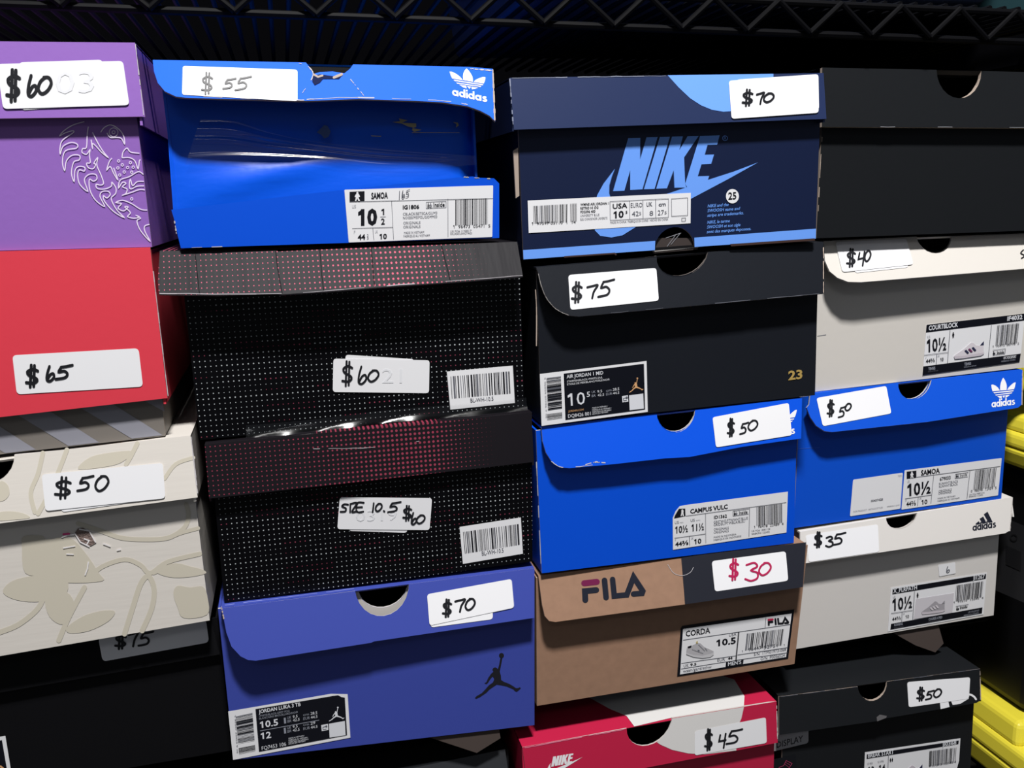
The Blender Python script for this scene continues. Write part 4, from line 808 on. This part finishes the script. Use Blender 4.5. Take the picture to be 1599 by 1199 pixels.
# --- plain black box top right
bf = F4(-.015); lf = flap_face(d4 - .018, d4 - .023, (1400, 108), (1400, 198))
nn = notch((1463, 109.5), (1498, 154), (1533, 111.5))
b = ShoeBox('plain black shoe box with half round notch at top right', bf, [(1283.5, 207), (1700, 203), (1700, 357), (1275, 372.5)], lf, (1284.5, 106), (1700, 115),
            [(1284.5, 106), (1463, 109.5)] + nn[1:-1] + [(1533, 111.5), (1700, 115), (1700, 201), (1284, 198.5)], BLK2, BLK2, notch_px=[(p[0] - 1, p[1]) for p in nn], me=CARD, skirt=(.02, .02), th=.003)
wear(b.L, lf, [(1286, 198), (1599, 199.5)], .9, INKL, 1, 35, .35); wear(b.L, lf, [(1463, 110.5), (1533, 112.5)], 1.4, CARD, 1, 36, .0); wear(b.B, bf, [(1284, 215), (1281, 265), (1278, 330)], 1.2, CARD, 1, 37, .7)
b.done()
# --- light grey box
bf = F4(.0); lf = flap_face(d4 - .003, d4 - .019, (1400, 375), (1400, 434))
nn = notch((1432, 370), (1462, 396), (1486, 369))
b = ShoeBox('light grey shoe box with $40 sticker, under the plain black box', bf, [(1277, 462), (1700, 440), (1700, 562.5), (1273.5, 612)], lf, (1286, 377), (1700, 361),
            [(1286, 377), (1432, 370)] + nn[1:-1] + [(1486, 371), (1700, 361), (1700, 412), (1599, 420), (1345, 441), (1325, 440.5), (1308, 434), (1296, 424), (1289, 408)], COURT, COURT, notch_px=[(p[0], p[1] - 1) for p in nn], me=CARDW)
b.L.stroke(lf, spline([(1598, 391), (1594, 396), (1600, 400), (1595, 404)]), 2, MARK, 2)
b.B.stroke(bf, [(1277, 525), (1290, 523)], 1, INKL, 1)
body, lid = b.done(); R0 = b.root
sticker(lf, R0, lid, [(1304, 379), (1415, 374), (1426, 414), (1315, 426)], [('$', 1321, 390, 1336, 418), ('4', 1339, 394, 1351, 416), ('0', 1349, 392, 1359, 410)], 2.5, 'white price sticker reading $40', 5, [(1325, 380), (1408, 375), (1419, 418), (1335, 427)])
def shoe_pic(pb, F_, cr, x0, y0, x1, y1, dy, lv, stripes, body_m, sole_m, heel):
    q = lambda u, v: cr(x0 + (x1 - x0) * u, y0 + (y1 - y0) * v + dy * u)
    pb.art(F_, [q(*p) for p in ((0, .8), (.1, .68), (.3, .45), (.45, .22), (.58, .02), (.66, .08), (.74, .25), (.86, .28), (.93, .18), (.99, .05), (.99, .6), (1, .8), (.9, .92), (.3, .98), (.05, .98))], body_m, lv)
    pb.art(F_, [q(*p) for p in ((0, .8), (.3, .83), (1, .74), (1, .82), (.9, .93), (.3, 1), (.03, 1))], sole_m, lv + 1)
    pb.art(F_, [q(*p) for p in ((.86, .26), (.99, .0), (.99, .26))], heel, lv + 1)
    for k, mt in enumerate(stripes):
        o = .34 + .12 * k; pb.art(F_, [q(*p) for p in ((o, .50 - k * .07), (o + .065, .46 - k * .07), (o + .16, .68 - k * .06), (o + .10, .72 - k * .06))], mt, lv + 2)
SHW = mat('shoe_white_photo', (222, 216, 222), .5, .3); SHL = mat('shoe_lilac_photo', (206, 198, 206), .5, .3); SNAV = mat('shoe_navy', (44, 48, 78), .5, .3); SWIN = mat('shoe_wine', (110, 50, 90), .5, .3)
def person_icon(pb, F_, cr, x, y, h, lv):
    pb.disc(F_, *cr(x, y - h * .88), h * .11 / cr.k, INK, lv, 10); pb.art(F_, cr([(x - h * .14, y - h * .74), (x + h * .14, y - h * .74), (x + h * .2, y - h * .4), (x + h * .1, y - h * .38), (x + h * .12, y), (x + h * .03, y), (x, y - h * .35), (x - h * .05, y), (x - h * .14, y), (x - h * .1, y - h * .38), (x - h * .18, y - h * .4)]), INK, lv)
c = Crop(1430, 490, 9.46); F_ = bf; pb = PB(); T = lambda *a, **k: text(pb, F_, c, *a, **k)
pb.art(F_, c([(158, 162), (1612, 0), (1605, 100), (1550, 595), (1530, 715), (100, 910)]), LABEL, 2)
pb.art(F_, c([(158, 165), (1612, -2), (1600, 100), (148, 278)]), LBLK, 3); pb.art(F_, c([(108, 780), (1548, 590), (1530, 712), (98, 910)]), LBLK, 3)
T('COURTBLOCK', 185, 246, 618, 192, 66, LWHT, 4, .03, up=(.05, -1)); T('IF4032', 1345, 106, 1568, 78, 62, LWHT, 4, .03, up=(.05, -1)); T('US', 168, 358, 208, 353, 34, INKL, 4)
T('10½', 160, 565, 445, 530, 182, INK, 4, .02); T('44⅔', 145, 726, 275, 708, 50, INK, 4, .02); T('10', 358, 702, 405, 696, 50, INK, 4, .02); T('F', 142, 666, 152, 665, 26, INKL, 4); T('UK', 316, 640, 348, 636, 28, INKL, 4)
T('TENNIS', 180, 836, 282, 822, 40, LGRY, 4, .03); T('MADE IN VIETNAM', 176, 866, 325, 846, 16, INKG, 4); T('TENNIS', 712, 766, 810, 753, 40, LGRY, 4, .03); T('FABRIQUE AU VIETNAM', 706, 798, 885, 775, 16, LGRY, 4); T('UPC FOR EXPORT', 1290, 675, 1478, 650, 38, LWHT, 4, .02); T('RRBK0G1122492', 1260, 716, 1465, 690, 22, LGRY, 4)
T('Inside', 1195, 598, 1300, 585, 46, INK, 4, .02); T('1  96472  80778  2', 1130, 500, 1520, 452, 30, INK, 4); hand(pb, F_, '6', *c(1135, 555), *c(1172, 602), 1, INK, 4)
bars(pb, F_, c, (1200, 172), (1522, 138), (1488, 432), (1172, 470), INK, 4, 41, 34, INKG); person_icon(pb, F_, c, 548, 352, 82, 4)
lines(pb, F_, c, [((500, 240), (462, 735)), ((115, 612), (470, 570)), ((305, 592), (298, 750)), ((1112, 168), (1065, 650)), ((1130, 540), (1318, 516)), ((1130, 610), (1310, 588)), ((1318, 516), (1310, 588))], .7, INKG, 4)
shoe_pic(pb, F_, c, 555, 442, 1000, 670, -40, 4, (SNAV, SWIN, SNAV), SHW, SHL, SNAV)
pb.build('size_label', R0, body, 'size label with a white striped shoe picture')
# --- blue box, fourth column
bf = F4(.0); lf = flap_face(d4 - .002, d4 - .014, (1400, 597), (1400, 660))
nn = notch((1403, 597.5), (1427, 624), (1455, 592))
b = ShoeBox('blue shoe box with two white labels side by side, under the light grey box', bf, [(1246, 700), (1574, 645), (1564, 779), (1240, 825)], lf, (1266, 615), (1596, 577.5),
            [(1266, 615), (1403, 597.5)] + nn[1:-1] + [(1455, 593.5), (1596, 577.5), (1598, 580), (1596, 632), (1590, 637), (1450, 659), (1300, 675), (1288, 673.5), (1275, 665), (1266, 652), (1260, 637), (1264, 632)], BLU3, BLU3, notch_px=[(p[0] - 3, p[1] - 1) for p in nn], me=CARDW)
wear(b.L, lf, [(1597, 580), (1596, 632)], 1.6, CARD, 1, 43, .9); b.B.stroke(bf, [(1246, 701), (1280, 699)], .7, mat('blue_crease', (60, 110, 220), .5, .4), 1)
body, lid = b.done(); R0 = b.root
sticker(lf, R0, lid, [(1275, 622), (1384, 603), (1392, 646), (1285, 666)], [('$', 1291, 625, 1303, 651), ('5', 1309, 635, 1321, 652), ('0', 1319, 630, 1329, 642)], 2.2, 'white price sticker reading $50 on blue flap by the leaf logo', 4)
pb = PB(); c = Crop(1535, 580, 18.45); trefoil(pb, lf, lambda p: c(*p), WHITE, 1); pb.build('logo', R0, lid, 'white three leaf logo and word mark')
c = Crop(1320, 715, 6.396); F_ = bf
def D(pb, T):
    manicon(pb, F_, c, 612, 138, 708, 210, -12, 3); T('SAMOA', 754, 176, 942, 150, 50, INK, 3, .03); T('US', 618, 252, 640, 249, 28, INKL, 3); T('10½', 618, 382, 850, 350, 118, INK, 3, .025)
    T('44⅔', 608, 484, 702, 472, 44, INK, 3, .02); T('10', 760, 466, 818, 458, 44, INK, 3, .025); T('F', 600, 440, 610, 438, 22, INKL, 3); T('UK', 738, 418, 760, 414, 22, INKL, 3)
    T('679033', 942, 230, 1050, 213, 34, INK, 3, .02); T('Inside', 1144, 190, 1215, 179, 30, INK, 3); T('RUNWHT/BLACK', 935, 272, 1125, 244, 24, INKG, 3); T('RUNWHT/BLACK', 935, 300, 1122, 272, 24, INKG, 3); T('ORIGINALS', 930, 345, 1060, 326, 24, INKG, 3); T('ORIGINALS', 928, 368, 1058, 350, 24, INKG, 3)
    T('MADE IN VIETNAM', 922, 414, 1095, 388, 16, INKG, 3); T('FABRIQUE AU VIETNAM', 920, 440, 1138, 408, 16, INKG, 3); T('0  98098  72459  5', 1252, 346, 1508, 310, 26, INK, 3); T('UK PO# 0989101S', 1236, 376, 1388, 354, 15, INKG, 3); T('RRBK0G1122492', 1234, 396, 1372, 376, 15, INKG, 3)
    bars(pb, F_, c, (1295, 125), (1510, 98), (1490, 288), (1275, 318), INK, 3, 45, 34, INKG)
    lines(pb, F_, c, [((710, 192), (1545, 84)), ((880, 176), (852, 455)), ((595, 408), (858, 370)), ((728, 390), (718, 478)), ((1242, 128), (1212, 405)), ((1098, 162), (1225, 145)), ((1094, 205), (1220, 188)), ((1098, 162), (1094, 205))], .7, INKG, 3)
    hand(pb, F_, '6', *c(1105, 165), *c(1118, 192), .8, INK, 3); hand(pb, F_, '6', *c(1120, 163), *c(1132, 192), .6, INKG, 3)
pbq = rc([(592, 125), (1562, 2), (1525, 375), (560, 518)], 8)
us_label(c, F_, R0, body, pbq, 'white size label with barcode and large 10 1/2', D)
pb = PB(); pb.art(F_, c(rc([(78, 218), (575, 148), (550, 508), (46, 584)], 14)), LABEL, 2); text(pb, F_, c, '00437428', 255, 442, 374, 424, 22, INKG, 3, .02); text(pb, F_, c, '10½', 525, 192, 566, 186, 20, INKL, 3); text(pb, F_, c, 'FOR PRODUCT  ARTICLE STYLES', 80, 546, 372, 502, 16, INKL, 3); text(pb, F_, c, 'RRBK0G112249', 415, 494, 540, 476, 13, INKL, 3); pb.build('blank_label', R0, body, 'nearly blank white label left of the size label')
# --- pale grey box
bf = F4(.002); lf = flap_face(d4 - .002, d4 - .011, (1400, 805), (1400, 860))
nn = notch((1384, 808), (1408, 826.5), (1433, 800))
b = ShoeBox('pale grey shoe box with black three stripe logo and a $35 sticker', bf, [(1246, 890), (1560, 842), (1552, 961), (1236, 1015)], lf, (1250, 831), (1582, 777),
            [(1250, 831), (1384, 809)] + nn[1:-1] + [(1433, 801), (1582, 777), (1581, 800), (1577, 829), (1570, 833), (1375, 863), (1250, 881)], PLR, PLR, notch_px=[(p[0] - 2, p[1] - 1) for p in nn], me=CARDW, zback=ZS, skirt=(0, .017))
wear(b.L, lf, [(1581, 782), (1577, 829)], 1.6, CARDW, 1, 47, .9)
body, lid = b.done(); R0 = b.root
sticker(lf, R0, lid, [(1258, 836), (1371, 819), (1373, 862), (1263, 878)], [('$', 1271, 831, 1284, 855), ('3', 1289, 838, 1302, 854), ('5', 1300, 832, 1320, 851)], 2.5, 'white price sticker reading $35', 4)
pb = PB(); c = Crop(1500, 770, 17.13)
for q in ([(400, 830), (490, 752), (535, 835), (425, 852)], [(512, 690), (610, 632), (700, 808), (590, 828)], [(625, 572), (725, 500), (862, 780), (755, 802)]): pb.art(lf, c(q), FNAVY, 1)
wordmark(pb, lf, c(328, 1020), c(952, 920), 8.2, FNAVY, 1, (.02, -1)); pb.build('logo', R0, lid, 'black three stripe logo with word mark')
c = Crop(1380, 880, 9.41); F_ = bf; pb = PB(); T = lambda *a, **k: text(pb, F_, c, *a, **k)
pb.art(F_, c([(105, 352), (1515, 128), (1465, 748), (60, 1002)]), LABEL, 2); pb.art(F_, c([(130, 375), (1502, 152), (1495, 222), (125, 452)]), LBLK, 3); pb.art(F_, c([(105, 885), (1448, 642), (1440, 730), (95, 970)]), LBLK, 3)
T('X_PLRPATH', 135, 432, 485, 375, 58, LWHT, 4, .02); T('JI1267', 1305, 240, 1480, 212, 56, LWHT, 4, .02); T('US', 132, 506, 168, 500, 30, INKL, 4); T('10½', 125, 690, 412, 640, 170, INK, 4, .02); T('44⅔', 120, 838, 245, 815, 46, INK, 4, .01); T('10', 318, 802, 366, 794, 46, INK, 4, .01); T('UK', 282, 748, 305, 744, 28, INKL, 4)
T('RUNNING', 150, 918, 275, 897, 34, LGRY, 4, .03); T('MADE IN VIETNAM', 146, 955, 290, 928, 16, INKG, 4); T('COURSE A PIED', 655, 835, 855, 800, 34, LGRY, 4, .03); T('FABRIQUE AU VIETNAM', 652, 868, 830, 836, 16, INKG, 4); T('UPC FOR EXPORT', 1235, 728, 1398, 698, 26, LGRY, 4); T('RRBK0G1122492', 1172, 775, 1390, 735, 24, LGRY, 4)
T('Inside', 1118, 665, 1225, 645, 40, INK, 4, .02); hand(pb, F_, '6', *c(1062, 632), *c(1108, 678), 1, INK, 4); T('1  97610  12645  4', 1022, 582, 1460, 510, 26, INK, 4)
bars(pb, F_, c, (1062, 318), (1460, 255), (1435, 488), (1045, 552), INK, 4, 51, 34, INKG); person_icon(pb, F_, c, 493, 500, 76, 4)
lines(pb, F_, c, [((448, 400), (422, 830)), ((105, 728), (420, 682)), ((265, 705), (258, 850)), ((1055, 625), (1240, 595))], .7, INKG, 4)
pb.art(F_, c([(470, 520), (1030, 430), (1005, 720), (440, 815)]), mat('photo_ground', (214, 210, 216), .5, .3), 3)
shoe_pic(pb, F_, c, 548, 560, 892, 745, -25, 4, (SHW, SHW, SHW), mat('shoe_grey_photo', (168, 164, 170), .5, .3), SHL, mat('shoe_grey_dark', (150, 148, 154), .5, .3))
pb.build('size_label', R0, body, 'size label with a grey shoe picture')
pb = PB(); pb.art(F_, c(rc([(800, 20), (1050, -20), (1058, 145), (815, 192)], 14)), WHITE, 2); hand(pb, F_, '6', *c(918, 45), *c(972, 135), 1.3, INKG, 3); pb.build('small_sticker', R0, body, 'small white sticker with a 6')
pb = PB(); f = F4(.0045); pb.slab([f.P(*q) for q in ((1396, 989), (1466, 977), (1474, 1005), (1461, 1019), (1430, 1008))], (0, .001, 0), TAB, TAB); pb.build('loose_flap', R0, body, 'torn brown cardboard tab hanging below the box')

# ================================================================== BOTTOM ROW
# --- crimson box
yr = -.003; bf = Face(yr + .004); lf = flap_face(yr, yr - .003, (1000, 1133), (1000, 1198))
nn = notch((979, 1137.5), (1013, 1164), (1050, 1121.5))
pz = lambda px, py: None
LTz = (lf.P(817, 1167).z + lf.P(1213, 1095.5).z) / 2
class TopFace(SideFace): pass
b = ShoeBox('crimson shoe box with white band on the lid and a $45 sticker', bf, [(824, 1250), (1209, 1185), (1205, 1322), (836, 1395)], lf, (816, 1167), (1213, 1095.5),
            [(816, 1167), (979, 1137.5)] + nn[1:-1] + [(1050, 1121.5), (1213, 1095.5), (1215, 1160), (1015, 1198), (826, 1236)], CRIM, CRIM, notch_px=[(p[0], p[1] + 1) for p in nn], me=CARDW, skirt=(.035, .035), inside=BLKIN)
tf = SideFace(lf.P(816, 1167), (lf.P(1213, 1095.5) - lf.P(816, 1167)).cross(Vector((0, 1, 0))))
if tf.n.z < 0: tf.n = -tf.n
b.L.art(tf, [(920, 1090), (953, 1108), (979, 1119), (991, 1135.4), (1050, 1121.5), (1162, 1103.8), (1163, 1088), (1147, 1062), (1110, 1050)], CRW, 2)
b.L.art(lf, [(1050, 1122), (1162, 1104), (1158, 1122), (1150, 1140), (1150, 1172), (1100, 1178), (1075, 1176.5), (1050, 1171), (1032, 1163), (1026, 1159), (1037, 1148), (1046, 1135)], CRW, 1)
wear(b.L, lf, [(820, 1167.5), (975, 1139)], 1.6, mat('crimson_worn', (236, 130, 160), .6, .3), 1, 53, .9); wear(b.L, lf, [(1213, 1098), (1214.5, 1158)], 1.4, CARDW, 1, 54, .9)
body, lid = b.done(); R0 = b.root
sticker(lf, R0, lid, [(1085, 1141.5), (1196, 1120), (1197.5, 1160), (1085, 1179.5)], [('$', 1100, 1138, 1113, 1171), ('4', 1122, 1145, 1135, 1167), ('5', 1134, 1138, 1159, 1161)], 2.5, 'white price sticker reading $45', 4)
pb = PB(); c = Crop(800, 1080, 7.995); f = affine([(350, 150), (1165, 125), (215, 622)], [(513, 812), (765, 770), (488, 938)])
for q in NIKE: pb.art(lf, [c(*f(p)) for p in q], WHITE, 1)
pb.build('logo', R0, lid, 'white italic wordmark over a swoosh')
# --- black box bottom right
yr = .012; bf = Face(yr + .005); lf = flap_face(yr, yr - .006, (1370, 1065), (1370, 1120))
nn = notch((1340, 1072.5), (1364, 1094.5), (1385.5, 1064.5))
b = ShoeBox('black shoe box with torn $50 sticker, bottom right corner beside the yellow lid', bf, [(1222, 1160), (1521, 1103), (1515, 1210), (1222, 1275)], lf, (1217, 1088), (1531, 1044.5),
            [(1217, 1088), (1340, 1072.5)] + nn[1:-1] + [(1385.5, 1064.5), (1531, 1044.5), (1532, 1094), (1525, 1098), (1384, 1122), (1372, 1126), (1217, 1148)], BLK2, BLK2, notch_px=[(p[0], p[1] - 1) for p in nn], me=CARD, skirt=(.02, .03), th=.0016, side_mat=BLK2)
wear(b.L, lf, [(1220, 1088), (1339, 1072.5)], 1.1, INKG, 1, 55, .8); wear(b.L, lf, [(1386, 1064.5), (1528, 1045)], 1.1, INKG, 1, 56, .6); wear(b.L, lf, [(1530.5, 1048), (1531.5, 1092)], 1.6, CARD, 1, 57, .9)
b.L.art(lf, [(1369, 1120), (1374, 1116), (1385, 1118), (1384, 1121), (1370, 1126.5)], mat('worn_grey', (96, 94, 96), .8, .2), 1)
body, lid = b.done(); R0 = b.root
sticker(lf, R0, lid, [(1416.5, 1065), (1515, 1057.5), (1513, 1091), (1419, 1104.5)], [('$', 1431, 1073, 1444, 1094), ('5', 1445, 1078, 1458, 1092), ('0', 1457, 1075, 1470, 1089)], 2.3, 'creased white price sticker reading $50', 4)
pb = PB(); c = Crop(1330, 1110, 7.995); F_ = bf; T = lambda *a, **k: text(pb, F_, c, *a, **k)
pb.art(F_, c([(165, 515), (1357, 340), (1340, 620), (1310, 730), (1280, 960), (140, 1150)]), LABEL, 2); pb.art(F_, c([(188, 540), (1335, 368), (1330, 412), (185, 597)]), LBLK, 3)
T('BREAK START', 200, 582, 522, 532, 50, LWHT, 4, .02); T('JI0368', 1125, 440, 1302, 412, 46, LWHT, 4, .02); T('US MEN', 192, 668, 258, 658, 26, INKL, 4); T('US WMN', 322, 645, 395, 634, 26, INKL, 4); T('13', 200, 775, 275, 764, 78, INK, 4, .02); T('14', 338, 752, 415, 741, 78, INK, 4, .02)
T('1 97610 12645 4', 962, 700, 1300, 640, 24, INKG, 4); bars(pb, F_, c, (968, 498), (1302, 452), (1290, 640), (960, 688), INK, 4, 61, 30, INKG); person_icon(pb, F_, c, 480, 632, 48, 4); person_icon(pb, F_, c, 503, 628, 48, 4)
lines(pb, F_, c, [((455, 555), (448, 760))], .7, INKG, 4); shoe_pic(pb, F_, c, 560, 690, 880, 860, -30, 4, (), SHL, SHW, SNAV)
pb.build('size_label', R0, body, 'white size label with black header')
pb = PB(); pb.art(lf, [(1469, 1107.5), (1483, 1104), (1481, 1095), (1468, 1097)], WHITE, 1); pb.art(lf, [(1488, 1101), (1500, 1099), (1513, 1091), (1508, 1086), (1485, 1094)], WHITE, 1); pb.stroke(lf, spline([(1510, 1084), (1516, 1085), (1521, 1088), (1524, 1092)]), 3, WHITE, 2); pb.build('torn_sticker', R0, lid, 'torn white remains of an older sticker')
pb = PB(); c = Crop(1199, 1040, 7.54); G1 = mat('display_grey', (170, 170, 174), .5, .3)
pb.art(bf, rc(c([(20, 770), (480, 690), (478, 905), (60, 1005)]), 4), G1, 2); text(pb, bf, c, 'DISPLAY', 105, 962, 412, 886, 72, INK, 3); pb.build('display_sticker', R0, body, 'grey sticker reading DISPLAY')
pb = PB(); pb.art(bf, c([(20, 1105), (330, 1045), (345, 1300), (20, 1340)]), mat('dark_label', (18, 20, 26), .4, .4), 2); PKL = mat('pink_line', (170, 60, 100), .5, .3)
pb.stroke(bf, c([(130, 1190), (185, 1170), (215, 1110), (285, 1145), (235, 1215), (160, 1225), (130, 1190)]), .8, PKL, 3); lines(pb, bf, c, [((205, 1130), (265, 1165)), ((195, 1150), (250, 1190))], .6, PKL, 3); pb.build('dark_label', R0, body, 'small dark label with pink line drawing')
# --- dark box below the periwinkle box
yr = .014; bf = Face(yr + .004); lf = flap_face(yr, yr - .005, (700, 1190), (700, 1240))
b = ShoeBox('dark grey shoe box mostly below the frame, under the periwinkle box', bf, [(350, 1330), (796, 1235), (800, 1370), (366, 1460)], lf, (340, 1262), (789, 1170),
            [(340, 1262), (789, 1170), (797, 1225), (345, 1318)], BLK2, mat('dark_card_lit', (52, 54, 58), .5, .4, bump=.03), mtop=BLK2, skirt=(.03, .03), me=BLK2)  # lit lid front and shaded lid top put into their colours
b.done()
